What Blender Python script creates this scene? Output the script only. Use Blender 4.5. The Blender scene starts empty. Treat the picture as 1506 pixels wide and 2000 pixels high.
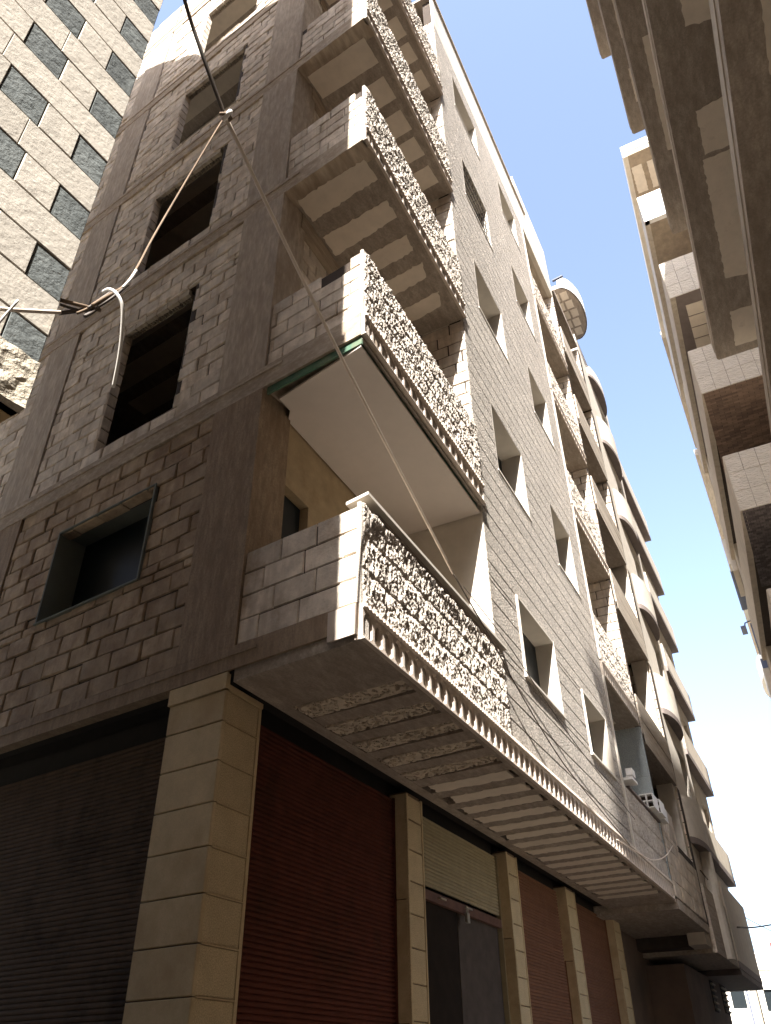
import bpy, math, random
import numpy as np
from mathutils import Matrix, Vector

R = random.Random(7)
NR = np.random.RandomState(5)
ZC = 1.6                       # camera height; heights below are given relative to it
sc = bpy.context.scene
C = sc.collection

# ------------------------------------------------------------------ camera
cam_d = bpy.data.cameras.new('camera'); cam = bpy.data.objects.new('camera', cam_d); C.objects.link(cam)
cam_d.sensor_fit = 'HORIZONTAL'; cam_d.sensor_width = 36.0
cam_d.lens = 36.0 * 1563.3128 / 1506.0
cam_d.clip_start = 0.05; cam_d.clip_end = 3000
M = ((0.4564496, -0.51449253, -0.72591405), (-0.8896836, -0.27383206, -0.3653479), (-0.01080977, 0.81259673, -0.5827261))
cam.matrix_world = Matrix(((M[0][0], M[0][1], M[0][2], 0), (M[1][0], M[1][1], M[1][2], 0), (M[2][0], M[2][1], M[2][2], ZC), (0, 0, 0, 1)))
sc.camera = cam

# ------------------------------------------------------------------ sky, sun, exposure
SUN = Vector((-1.0, -0.245, 1.02)).normalized()
elev = math.asin(SUN.z); az = math.atan2(SUN.x, SUN.y)
w = bpy.data.worlds.new('World'); sc.world = w; w.use_nodes = True
nt = w.node_tree; bg = nt.nodes['Background']
sky = nt.nodes.new('ShaderNodeTexSky'); sky.sky_type = 'NISHITA'; sky.sun_disc = False
sky.sun_elevation = elev; sky.sun_rotation = az
sky.air_density = 1.0; sky.dust_density = 5.0; sky.ozone_density = 3.2; sky.altitude = 700
hsv = nt.nodes.new('ShaderNodeHueSaturation'); hsv.inputs['Saturation'].default_value = 0.84; hsv.inputs['Value'].default_value = 0.86
nt.links.new(sky.outputs[0], hsv.inputs['Color']); nt.links.new(hsv.outputs[0], bg.inputs[0]); bg.inputs[1].default_value = 0.15
sun_d = bpy.data.lights.new('sun', 'SUN'); sun_d.energy = 5.0; sun_d.angle = math.radians(0.5); sun_d.color = (1, 0.965, 0.915)
sun = bpy.data.objects.new('sun', sun_d); C.objects.link(sun)
sun.location = SUN * 60
sun.rotation_euler = (-SUN).to_track_quat('-Z', 'Y').to_euler()
sc.view_settings.view_transform = 'Standard'; sc.view_settings.look = 'None'
sc.view_settings.exposure = 2.1; sc.view_settings.gamma = 1
sc.render.engine = 'CYCLES'
sc.cycles.max_bounces = 8; sc.cycles.diffuse_bounces = 8

# ------------------------------------------------------------------ materials
def mat(name, col, rough=0.9, var=0.15, scale=6.0, bump=0.2, bscale=60.0, dirt=None, dscale=1.6, dlo=0.5, dhi=0.72,
        rnd=0.1, streak=None, spec=0.3, metallic=0.0, speck=0.0, speckscale=90, bdist=0.01, stretch=None, bump2=0.0, b2scale=10, sat=None):
    m = bpy.data.materials.new(name); m.use_nodes = True
    t = m.node_tree; N = t.nodes; L = t.links; b = N['Principled BSDF']
    b.inputs['Roughness'].default_value = rough; b.inputs['Metallic'].default_value = metallic
    b.inputs['Specular IOR Level'].default_value = spec
    geo = N.new('ShaderNodeNewGeometry')
    pos = geo.outputs['Position']
    if stretch:
        vm = N.new('ShaderNodeVectorMath'); vm.operation = 'MULTIPLY'; vm.inputs[1].default_value = stretch
        L.new(pos, vm.inputs[0]); spos = vm.outputs[0]
    else: spos = pos
    def noise(s, det=5, src=pos, rough_=0.6):
        n = N.new('ShaderNodeTexNoise'); n.inputs['Scale'].default_value = s; n.inputs['Detail'].default_value = det
        n.inputs['Roughness'].default_value = rough_
        L.new(src, n.inputs['Vector']); return n.outputs[0]
    def mr(v, a, b_, c, d):
        k = N.new('ShaderNodeMapRange'); L.new(v, k.inputs[0])
        for i, x in zip((1, 2, 3, 4), (a, b_, c, d)): k.inputs[i].default_value = x
        return k.outputs[0]
    def math_(op, a, b_):
        k = N.new('ShaderNodeMath'); k.operation = op
        for i, x in enumerate((a, b_)):
            if isinstance(x, (int, float)): k.inputs[i].default_value = x
            else: L.new(x, k.inputs[i])
        return k.outputs[0]
    f = mr(noise(scale, 6, spos), 0.3, 0.7, 1 - var, 1 + var)
    if rnd:
        oi = N.new('ShaderNodeObjectInfo')
        r = math_('FRACT', math_('ADD', oi.outputs['Random'], geo.outputs['Random Per Island']), 0.0)
        f = math_('MULTIPLY', f, mr(r, 0, 1, 1 - rnd, 1 + rnd))
    if speck:
        f = math_('MULTIPLY', f, mr(noise(speckscale, 3), 0.38, 0.62, 1 - speck, 1 + speck))
    rgb = N.new('ShaderNodeMix'); rgb.data_type = 'RGBA'; rgb.blend_type = 'MULTIPLY'; rgb.inputs[0].default_value = 1
    rgb.inputs[6].default_value = (*col, 1)
    cc = N.new('ShaderNodeCombineColor'); 
    for i in range(3): L.new(f, cc.inputs[i])
    L.new(cc.outputs[0], rgb.inputs[7]); out = rgb.outputs[2]
    if dirt:
        mx = N.new('ShaderNodeMix'); mx.data_type = 'RGBA'
        L.new(mr(noise(dscale, 7, spos, 0.7), dlo, dhi, 0, 0.85), mx.inputs[0])
        L.new(out, mx.inputs[6]); mx.inputs[7].default_value = (*dirt, 1); out = mx.outputs[2]
    if streak:
        # water runs down: noise stretched along z
        vm = N.new('ShaderNodeVectorMath'); vm.operation = 'MULTIPLY'; vm.inputs[1].default_value = (9, 9, 0.55); L.new(pos, vm.inputs[0])
        mx = N.new('ShaderNodeMix'); mx.data_type = 'RGBA'
        L.new(mr(noise(1.0, 5, vm.outputs[0], 0.65), 0.5, 0.75, 0, 0.6), mx.inputs[0])
        L.new(out, mx.inputs[6]); mx.inputs[7].default_value = (*streak, 1); out = mx.outputs[2]
    L.new(out, b.inputs['Base Color'])
    if bump:
        bn = N.new('ShaderNodeBump'); bn.inputs['Strength'].default_value = bump; bn.inputs['Distance'].default_value = bdist
        L.new(noise(bscale, 5, spos), bn.inputs['Height'])
        if bump2:
            b2 = N.new('ShaderNodeBump'); b2.inputs['Strength'].default_value = bump2; b2.inputs['Distance'].default_value = bdist * 3
            L.new(noise(b2scale, 3), b2.inputs['Height']); L.new(b2.outputs[0], bn.inputs['Normal'])
        L.new(bn.outputs[0], b.inputs['Normal'])
    return m

BLK = mat('limestone_block', (0.64, 0.56, 0.47), dirt=(0.34, 0.25, 0.165), dscale=2.6, dlo=0.5, dhi=0.74, rnd=0.16, bump=0.7, bscale=40, bump2=0.45, b2scale=9, streak=(0.34, 0.26, 0.18), var=0.22)
BLKD = mat('shaded_dirty_block', (0.40, 0.305, 0.21), dirt=(0.2, 0.13, 0.08), dscale=2.0, dlo=0.44, dhi=0.66, rnd=0.14, bump=0.8, bscale=34, bump2=0.5, b2scale=8, streak=(0.25, 0.17, 0.11), var=0.22)  # darker block copy: brown dirt plus lower-storey shade put into the colour
MORT = mat('mortar', (0.05, 0.035, 0.025), dirt=(0.22, 0.16, 0.11), dscale=5, dlo=0.62, dhi=0.72, bump=0.5, rnd=0)
CONCD = mat('shaded_stained_concrete', (0.29, 0.215, 0.145), dirt=(0.2, 0.135, 0.085), dscale=1.8, dlo=0.42, dhi=0.7, bump=0.45, bscale=30, stretch=(3.5, 3.5, 0.9), rnd=0.05, var=0.25, speck=0.1, speckscale=60)  # darker copy of the cast concrete: stains plus lowest-storey shade painted in
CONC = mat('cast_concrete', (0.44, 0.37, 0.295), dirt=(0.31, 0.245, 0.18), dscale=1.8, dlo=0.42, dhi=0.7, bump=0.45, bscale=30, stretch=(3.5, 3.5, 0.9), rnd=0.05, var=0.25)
CONB = mat('board_marked_beam', (0.42, 0.345, 0.265), dirt=(0.27, 0.205, 0.145), dscale=2.0, dlo=0.42, dhi=0.7, bump=0.5, bscale=30, stretch=(0.6, 2.5, 5), rnd=0.05, var=0.25)
CONSOF = mat('soffit_concrete', (0.37, 0.315, 0.26), dirt=(0.245, 0.2, 0.158), dscale=1.8, dlo=0.4, dhi=0.75, bump=0.6, bscale=40, speck=0.12, speckscale=50, stretch=(1.1, 3, 3), rnd=0.06, var=0.25)
CONLIT = mat('weathered_concrete', (0.43, 0.37, 0.3), dirt=(0.25, 0.19, 0.14), dscale=1.6, dlo=0.5, dhi=0.75, bump=0.4, bscale=40, stretch=(0.5, 3, 6), rnd=0.05, var=0.2)
CREAM = mat('cream_infill', (0.70, 0.62, 0.515), var=0.07, dirt=(0.33, 0.27, 0.21), dscale=3, dlo=0.6, dhi=0.85, bump=0.12, bscale=80, rnd=0.05)
PIT = mat('pitted_plaster', (0.6, 0.52, 0.41), var=0.15, bump=0.4, bscale=120, dirt=(0.2, 0.14, 0.09), dscale=4, dlo=0.52, dhi=0.75, rnd=0.05)
CLAD = mat('bush_hammered_stone', (0.50, 0.445, 0.385), var=0.08, streak=(0.37, 0.32, 0.265), speck=0.42, speckscale=42, bump=1.0, bscale=40, bdist=0.08, rnd=0.06, bump2=0.0)
ROCK = mat('rock_faced_stone', (0.42, 0.37, 0.315), var=0.15, bump=1.0, bscale=90, bdist=0.012, rnd=0.08)
FRZ = mat('carved_frieze', (0.55, 0.47, 0.395), var=0.1, bump=0.3, bscale=80, rnd=0.05)
FRAME = mat('smooth_frame_stone', (0.55, 0.50, 0.43), var=0.06, bump=0.06, bscale=90, rnd=0.03)
SIDEFR = mat('green_grey_frame', (0.14, 0.15, 0.13), var=0.08, bump=0.1, rnd=0)
YST = mat('yellow_pillar_stone', (0.56, 0.445, 0.275), var=0.1, bump=0.25, bscale=100, rnd=0.05, dirt=(0.36, 0.25, 0.13), dscale=1.2, dlo=0.45, dhi=0.75, speck=0.05)
YSTR = mat('speckled_pillar_stone', (0.53, 0.42, 0.255), var=0.08, bump=0.8, bscale=80, rnd=0.05, speck=0.2, speckscale=110)
SH_DK = mat('dark_brown_shutter', (0.105, 0.072, 0.052), rough=0.85, spec=0.08, var=0.15, bump=0.1, rnd=0.06, dirt=(0.04, 0.026, 0.018))
SH_RED = mat('red_brown_shutter', (0.095, 0.03, 0.02), rough=0.85, spec=0.08, var=0.15, bump=0.1, rnd=0.06, dirt=(0.055, 0.025, 0.015))
SH_CR = mat('cream_shutter', (0.33, 0.275, 0.17), spec=0.15, rough=0.8, var=0.1, bump=0.1, rnd=0.05)
SH_PK = mat('tan_pink_shutter', (0.19, 0.095, 0.058), spec=0.1, rough=0.8, var=0.1, bump=0.1, rnd=0.06)
SH_RAIL = mat('rusty_rail', (0.11, 0.055, 0.04), rough=0.6, var=0.3, bump=0.3, rnd=0)
STEEL = mat('dark_steel_door', (0.022, 0.016, 0.012), spec=0.08, rough=0.8, var=0.2, bump=0.1, rnd=0)
OCH = mat('ochre_plaster', (0.37, 0.28, 0.17), var=0.15, bump=0.5, bscale=70, dirt=(0.26, 0.18, 0.1), dscale=2.5, rnd=0)
WPL = mat('white_plaster', (0.6, 0.545, 0.465), var=0.07, bump=0.2, bscale=90, rnd=0, dirt=(0.48, 0.42, 0.34), dscale=2, dlo=0.5, dhi=0.8)
PVC = mat('ceiling_board', (0.62, 0.55, 0.49), var=0.03, bump=0.03, rough=0.6, rnd=0.01)
GRN = mat('green_paint', (0.075, 0.15, 0.1), var=0.2, bump=0.2, rnd=0, dirt=(0.2, 0.2, 0.13), dscale=4)
STL = mat('cream_rough_stone', (0.48, 0.435, 0.37), var=0.1, bump=0.45, bscale=45, bdist=0.006, rnd=0.07, dirt=(0.34, 0.28, 0.2), dscale=3, dlo=0.58, dhi=0.8, bump2=0.2, b2scale=14)
STD = mat('dark_basalt_stone', (0.115, 0.125, 0.12), var=0.25, bump=0.7, bscale=35, bdist=0.01, rnd=0.2, dirt=(0.19, 0.2, 0.19), dscale=6, dlo=0.5, dhi=0.75)
JNT = mat('brown_joint', (0.17, 0.12, 0.08), var=0.2, bump=0.3, rnd=0)
RND = mat('rough_render', (0.44, 0.385, 0.3), var=0.15, bump=1.0, bscale=20, bdist=0.02, rnd=0)
TANP = mat('tan_soffit', (0.46, 0.33, 0.17), var=0.08, bump=0.1, rnd=0)
GLASS = mat('dark_window_glass', (0.012, 0.016, 0.018), rough=0.35, var=0.05, bump=0, rnd=0, spec=0.15)
VOID = mat('shade_black_housing', (0.02, 0.016, 0.013), var=0.2, bump=0, rnd=0)  # near-black colour stands for the deep shade above and behind the shutters
DARK = mat('dark_room_wall', (0.07, 0.055, 0.045), var=0.2, bump=0.2, rnd=0)
ROOMW = mat('room_plaster', (0.5, 0.4, 0.28), var=0.2, bump=0.2, rnd=0, dirt=(0.36, 0.26, 0.17))
TILE = mat('cream_textured_tile', (0.56, 0.50, 0.42), var=0.08, bump=1.0, bscale=22, bdist=0.05, rnd=0.04, stretch=(1, 0.5, 1.4))
BRT = mat('brown_strip_brick', (0.21, 0.145, 0.11), var=0.15, bump=0.3, rnd=0.3)
MOS = mat('dark_mosaic', (0.135, 0.115, 0.115), var=0.15, bump=0.3, rnd=0.45)
GREYP = mat('grey_soffit_paint', (0.20, 0.165, 0.15), var=0.12, bump=0.2, rnd=0)
OCHB = mat('ochre_stained_concrete', (0.34, 0.275, 0.2), var=0.2, bump=0.3, rnd=0, dirt=(0.24, 0.19, 0.15), dscale=2)
RWALL = mat('pale_street_stone', (0.52, 0.455, 0.37), var=0.1, bump=0.4, bscale=50, rnd=0.05, streak=(0.3, 0.24, 0.18))
BLUEM = mat('blue_grey_metal', (0.10, 0.11, 0.15), rough=0.5, var=0.1, bump=0, rnd=0.05)
CORD = mat('pale_cable', (0.66, 0.56, 0.46), rough=0.6, var=0.1, bump=0, rnd=0)
CORDW = mat('white_cord', (0.75, 0.72, 0.66), rough=0.5, var=0.05, bump=0, rnd=0)
WIREB = mat('dark_wire', (0.1, 0.08, 0.065), rough=0.6, var=0.1, bump=0, rnd=0)
TWINE = mat('brown_twine', (0.17, 0.12, 0.08), rough=0.9, var=0.2, bump=0, rnd=0)
WHITE = mat('white_paint', (0.78, 0.76, 0.72), var=0.05, bump=0.1, rnd=0.05)
ASPH = mat('dusty_road', (0.12, 0.10, 0.085), var=0.15, bump=0.3, rnd=0, dirt=(0.3, 0.26, 0.2), dscale=0.6)
EARTH = mat('dry_earth', (0.42, 0.36, 0.27), var=0.15, bump=0.3, rnd=0, scale=0.3)
TOWN = mat('town_plaster', (0.72, 0.68, 0.6), var=0.08, bump=0.1, rnd=0.08, scale=0.5)
LEAF = mat('shrub_leaf', (0.07, 0.10, 0.045), var=0.3, bump=0, rnd=0.3)
RED = mat('red_sign_paint', (0.5, 0.06, 0.05), var=0.1, bump=0, rnd=0)
BLUEST = mat('blue_grey_stone', (0.34, 0.375, 0.375), var=0.06, speck=0.2, speckscale=70, bump=0.6, bscale=60, rnd=0.05)
METAL = mat('padlock_metal', (0.5, 0.48, 0.42), rough=0.35, var=0.1, bump=0, rnd=0, metallic=0.8)

# ------------------------------------------------------------------ frames and mesh helpers
class Frame:
    """local coordinates (u along the wall, d into the wall, z up from the camera height)"""
    def __init__(s, ox, oy, ux, uy):
        l = math.hypot(ux, uy); s.o = (ox, oy); s.u = (ux / l, uy / l); s.i = (-s.u[1], s.u[0])
    def pt(s, u, d, z):
        return (s.o[0] + u * s.u[0] + d * s.i[0], s.o[1] + u * s.u[1] + d * s.i[1], z + ZC)
    def mtx(s, u, d, z):
        p = s.pt(u, d, z)
        return Matrix(((s.u[0], s.i[0], 0, p[0]), (s.u[1], s.i[1], 0, p[1]), (0, 0, 1, p[2]), (0, 0, 0, 1)))
ST = Frame(0, 2.4, 1, 0)                       # street face: u = x, outward = -y
AY = math.radians(82.45); YD = (math.cos(AY), math.sin(AY))
SD = Frame(4.4, 2.4, -YD[0], -YD[1])           # side face: u = -s
W0 = Frame(0, 0, 1, 0)                         # plain world: u = x, d = y

class MB:
    def __init__(s): s.v = []; s.f = []
    def raw(s, vs, fs):
        n = len(s.v); s.v += [tuple(v) for v in vs]; s.f += [tuple(i + n for i in f) for f in fs]; return s
    def box(s, F, u0, u1, d0, d1, z0, z1):
        p = [F.pt(u, d, z) for z in (z0, z1) for u, d in ((u0, d0), (u1, d0), (u1, d1), (u0, d1))]
        return s.raw(p, [(3, 2, 1, 0), (4, 5, 6, 7), (0, 1, 5, 4), (1, 2, 6, 5), (2, 3, 7, 6), (3, 0, 4, 7)])
    def prism(s, pts2, z0, z1):
        """vertical prism over a world xy polygon (counter-clockwise)"""
        n = len(pts2); p = [(x, y, z0 + ZC) for x, y in pts2] + [(x, y, z1 + ZC) for x, y in pts2]
        return s.raw(p, [tuple(range(n - 1, -1, -1)), tuple(range(n, 2 * n))] + [(i, (i + 1) % n, n + (i + 1) % n, n + i) for i in range(n)])
    def extr(s, F, poly, d0, d1):
        """polygon in (u, z) pushed from d0 to d1"""
        n = len(poly); p = [F.pt(u, d0, z) for u, z in poly] + [F.pt(u, d1, z) for u, z in poly]
        return s.raw(p, [tuple(range(n)), tuple(range(2 * n - 1, n - 1, -1))] + [((i + 1) % n, i, n + i, n + (i + 1) % n) for i in range(n)])
    def tube(s, pts, r, k=6):
        pts = [Vector(p) for p in pts]; vs = []; fs = []
        for i, p in enumerate(pts):
            t = (pts[min(i + 1, len(pts) - 1)] - pts[max(i - 1, 0)]).normalized()
            a = t.cross(Vector((0.3, 0.2, 1))).normalized(); b = t.cross(a)
            for j in range(k):
                q = 2 * math.pi * j / k; vs.append(p + r * (a * math.cos(q) + b * math.sin(q)))
        for i in range(len(pts) - 1):
            for j in range(k): fs.append((i * k + j, i * k + (j + 1) % k, (i + 1) * k + (j + 1) % k, (i + 1) * k + j))
        fs += [tuple(range(k - 1, -1, -1)), tuple(range((len(pts) - 1) * k, len(pts) * k))]
        return s.raw(vs, fs)
    def build(s, name, m, parent=None, smooth=False, kind=None):
        me = bpy.data.meshes.new(name); base = Vector((0, 0, 0))
        if parent is not None: base = origin_of(parent)
        else:
            if s.v: base = Vector((sum(v[0] for v in s.v) / len(s.v), sum(v[1] for v in s.v) / len(s.v), min(v[2] for v in s.v)))
        me.from_pydata([(v[0] - base.x, v[1] - base.y, v[2] - base.z) for v in s.v], [], s.f)
        me.materials.append(m); me.update()
        if smooth: me.shade_smooth()
        o = bpy.data.objects.new(name, me); C.objects.link(o)
        if parent is not None: o.parent = parent
        else: o.location = base
        if kind: o['kind'] = kind
        return o
def origin_of(o):
    p = Vector((0, 0, 0))
    while o is not None: p = p + o.location; o = o.parent
    return p
def thing(name, label, cat, loc, group=None):
    o = bpy.data.objects.new(name, None); C.objects.link(o); o.location = (loc[0], loc[1], loc[2] + ZC)
    o.empty_display_size = 0.2
    o['label'] = label; o['category'] = cat
    if group: o['group'] = group
    return o
def tag(o, label, cat, group=None):
    o['label'] = label; o['category'] = cat
    if group: o['group'] = group
    return o
def link_mesh(name, me, mtx, parent):
    o = bpy.data.objects.new(name, me); C.objects.link(o)
    if parent is not None:
        o.parent = parent; o.matrix_local = Matrix.Translation(-origin_of(parent)) @ mtx
    else: o.matrix_world = mtx
    return o

def block_mesh(L, H, D, ch, jit, m, seed):
    """one laid stone: u 0..L, d -? 0(front)..D, z 0..H, chamfered and uneven front"""
    r = random.Random(seed); j = lambda a=1: (r.random() - 0.5) * jit * a
    f = [(ch + j(), 0 + j(.8), ch + j()), (L - ch + j(), 0 + j(.8), ch + j()), (L - ch + j(), 0 + j(.8), H - ch + j()), (ch + j(), 0 + j(.8), H - ch + j())]
    o = [(j(), ch, j()), (L + j(), ch, j()), (L + j(), ch, H + j()), (j(), ch, H + j())]
    b = [(0, D, 0), (L, D, 0), (L, D, H), (0, D, H)]
    v = f + o + b; fs = [(0, 1, 2, 3)]
    for i in range(4):
        k = (i + 1) % 4; fs.append((4 + i, 4 + k, k, i)); fs.append((8 + i, 8 + k, 4 + k, 4 + i))
    me = bpy.data.meshes.new('block'); me.from_pydata(v, [], fs); me.materials.append(m); me.update(); return me
_cache = {}
def cached_block(L, H, D, ch, jit, m, var):
    k = (round(L, 2), round(H, 2), D, ch, jit, m.name, var)
    if k not in _cache: _cache[k] = block_mesh(L, H, D, ch, jit, m, hash((round(L * 100), round(H * 100), var)))
    return _cache[k]

class Pool:
    """laid pieces of one kind on one thing: the 300 that show largest become objects, the rest one joined part"""
    def __init__(s, name, rest, parent, m, limit=295):
        s.name, s.rest, s.parent, s.m, s.limit, s.items = name, rest, parent, m, limit, []
    def add(s, me, mtx, L, H):
        p = mtx @ Vector((L / 2, 0, H / 2)); d = p - Vector((0, 0, ZC))
        n = (mtx.to_3x3() @ Vector((0, -1, 0))).normalized()
        c = abs(n.dot(d.normalized()))
        fwd = -(M[0][2] * d.x + M[1][2] * d.y + M[2][2] * d.z)
        vis = 1.0
        if fwd <= 0.1: vis = 0.001
        else:
            px = 753 + 1563 * (M[0][0] * d.x + M[1][0] * d.y + M[2][0] * d.z) / fwd
            py = 1000 - 1563 * (M[0][1] * d.x + M[1][1] * d.y + M[2][1] * d.z) / fwd
            if not (-60 < px < 1566 and -60 < py < 2060): vis = 0.001
        s.items.append((-vis * L * H * c / d.length_squared, len(s.items), me, mtx))
    def laid(s, F, u, d, z, L, H, D=0.08, ch=0.008, jit=0.006, tilt=0.006, variants=4):
        me = cached_block(L, H, D, ch, jit, s.m, R.randrange(variants))
        mtx = F.mtx(u, d, z) @ Matrix.Rotation((R.random() - .5) * tilt, 4, 'Y') @ Matrix.Rotation((R.random() - .5) * tilt * 2, 4, 'Z')
        s.add(me, mtx, L, H)
    def done(s):
        s.items.sort(key=lambda t: (t[0], t[1]))
        for k, (_, _, me, mtx) in enumerate(s.items[:s.limit]): link_mesh(s.name, me, mtx, s.parent)
        if len(s.items) > s.limit:
            b = MB()
            for _, _, me, mtx in s.items[s.limit:]:
                b.raw([mtx @ v.co for v in me.vertices], [tuple(p.vertices) for p in me.polygons])
            b.build(s.rest, s.m, s.parent, kind='stuff')

def rows(u0, u1, z0, z1, L, H, holes=(), joint=0.012, off=None, ragged=0.0, vary=0.0, stag=0.5):
    """rectangles (u, z, L, H) of a coursed wall with openings left out"""
    out = []; n = max(1, round((z1 - z0) / H)); h = (z1 - z0) / n
    for i in range(n):
        a = z0 + i * h; b = a + h; cuts = [a, b]
        for (hu0, hu1, hz0, hz1) in holes:
            for zz in (hz0, hz1):
                if a + 0.04 < zz < b - 0.04: cuts.append(zz)
        cuts = sorted(cuts)
        for c0, c1 in zip(cuts, cuts[1:]):
            mid = (c0 + c1) / 2
            iv = [(u0, u1)]
            for (hu0, hu1, hz0, hz1) in holes:
                if hz0 < mid < hz1:
                    q = 0.0; q2 = R.random() * ragged * 1.8
                    nv = []
                    for (p0, p1) in iv:
                        if hu1 <= p0 or hu0 >= p1: nv.append((p0, p1)); continue
                        if hu0 > p0: nv.append((p0, hu0 - q))
                        if hu1 < p1: nv.append((hu1 + q2, p1))
                    iv = nv
            o = (off if off is not None else 0) + (L * stag if i % 2 else 0) + (R.random() - .5) * vary * L
            for (p0, p1) in iv:
                if p1 - p0 < 0.03: continue
                k = math.floor((p0 - u0 - o) / L); x = u0 + o + k * L
                while x < p1 - 0.03:
                    q0 = max(x, p0); q1 = min(x + L * (1 + (R.random() - .5) * vary), p1)
                    if q1 > p1 - 0.06: q1 = p1
                    if q1 - q0 > 0.03: out.append((q0 + joint / 2, c0 + joint / 2, q1 - q0 - joint, c1 - c0 - joint))
                    x = q1
    return out

def wall(b, F, u0, u1, z0, z1, d0, d1, holes=()):
    us = sorted({u0, u1, *[min(max(h[k], u0), u1) for h in holes for k in (0, 1)]})
    zs = sorted({z0, z1, *[min(max(h[k], z0), z1) for h in holes for k in (2, 3)]})
    for a, c in zip(us, us[1:]):
        run = None
        for e, f in zip(zs, zs[1:]):
            hole = any(h[0] < (a + c) / 2 < h[1] and h[2] < (e + f) / 2 < h[3] for h in holes)
            if hole:
                if run: b.box(F, a, c, d0, d1, *run); run = None
            else: run = (run[0], f) if run else (e, f)
        if run: b.box(F, a, c, d0, d1, *run)

def vnoise(u, v, fu, fv, seed):
    """value noise on arrays"""
    rs = np.random.RandomState(seed); T = rs.rand(64, 64)
    x = u * fu; y = v * fv; xi = np.floor(x).astype(int); yi = np.floor(y).astype(int)
    fx = x - xi; fy = y - yi; fx = fx * fx * (3 - 2 * fx); fy = fy * fy * (3 - 2 * fy)
    g = lambda i, j: T[i % 64, j % 64]
    return (g(xi, yi) * (1 - fx) + g(xi + 1, yi) * fx) * (1 - fy) + (g(xi, yi + 1) * (1 - fx) + g(xi + 1, yi + 1) * fx) * fy

def relief(L, H, nu, nz, hfun, m, name='relief', depth=0.03):
    """front surface u 0..L, z 0..H, protruding outward by hfun(u, z); closed sides"""
    us = np.linspace(0, L, nu + 1); zs = np.linspace(0, H, nz + 1); U, Z = np.meshgrid(us, zs)
    h = hfun(U, Z); n = (nu + 1) * (nz + 1)
    v = [(float(a), float(-c), float(b)) for a, b, c in zip(U.ravel(), Z.ravel(), h.ravel())]
    w_ = nu + 1; f = [(j * w_ + i, j * w_ + i + 1, (j + 1) * w_ + i + 1, (j + 1) * w_ + i) for j in range(nz) for i in range(nu)]
    ring = [i for i in range(w_)] + [j * w_ + nu for j in range(1, nz + 1)] + [nz * w_ + i for i in range(nu - 1, -1, -1)] + [j * w_ for j in range(nz - 1, 0, -1)]
    base = len(v)
    for r_ in ring: v.append((v[r_][0], depth, v[r_][2]))
    k = len(ring)
    for i in range(k): f.append((ring[(i + 1) % k], ring[i], base + i, base + (i + 1) % k))
    me = bpy.data.meshes.new(name); me.from_pydata(v, [], f); me.materials.append(m); me.update(); return me

# ================================================================== ground
b = MB(); b.raw([(-300, -300, 0), (600, -300, 0), (600, 400, 0), (-300, 400, 0)], [(0, 1, 2, 3)])
b.build('ground', EARTH, kind='structure')
b = MB(); b.raw([(-40, -1.85, 0.004), (60, -1.85, 0.004), (60, 3.4, 0.004), (-40, 3.4, 0.004)], [(0, 1, 2, 3)])
b.build('road', ASPH, kind='structure')

# ================================================================== main apartment building
FL = [2.52, 5.62, 8.93, 12.05, 15.2, 18.35]
TOP = 19.6
MBD = thing('apartment_building', 'tall unfinished corner building with rock-faced balconies, block side wall and shuttered shops below', 'building', (4.4, 2.4, -ZC))
blocks = Pool('block', 'upper_blocks', MBD, BLK, 230)
low_blocks = Pool('shaded_dusty_block', 'far_shaded_dusty_blocks', MBD, BLKD, 250)  # lowest storey: dirt and painted shade in one brown tone
panels_top = Pool('parapet_stone', 'parapet_stones', MBD, WPL)  # whiter top courses put the glare at the wall top into the colour
panels = Pool('cladding_stone', 'upper_cladding_stones', MBD, CLAD)

# ---- side wall (facing the viewer)
def S(a): return -a
SH = [(S(4.2), S(2.64), 3.92, 5.04), (S(3.98), S(2.66), 6.14, 8.25), (S(4.12), S(2.64), 9.45, 11.46), (S(4.05), S(2.6), 12.62, 14.6), (S(4.0), S(2.52), 15.75, 17.77)]
shell = MB()
wall(shell, SD, S(11), S(1.9), 2.8, TOP, 0.03, 0.14, SH)
shell.build('side_wall', MORT, MBD)
for k, F0 in enumerate(FL):
    z0 = F0 + 0.30; z1 = (FL[k + 1] if k < 5 else TOP - 0.0)
    for a, c in ((S(5.1), S(1.9)), (S(9.5), S(5.82))):
        hs = [SH[k]] if k < 5 and a > -6 else []
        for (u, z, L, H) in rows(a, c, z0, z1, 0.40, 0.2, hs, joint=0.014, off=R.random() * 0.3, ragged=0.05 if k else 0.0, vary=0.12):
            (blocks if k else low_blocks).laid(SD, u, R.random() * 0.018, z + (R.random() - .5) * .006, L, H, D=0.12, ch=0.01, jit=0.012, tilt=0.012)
    if 0 < k < 5:                            # jamb of the raw opening, facing the street
        h = SH[k]; o_ = SD.pt(h[0] - 0.004, 0, 0); J = Frame(*SD.pt(h[0] + 0.014, 0, 0)[:2], *SD.i)
        for (u, z, L, H) in rows(0.006, 0.15, h[2], h[3], 0.4, 0.2, joint=0.014):
            if L > 0.05: blocks.laid(J, u, 0.0, z, L, H, D=0.08)
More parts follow.
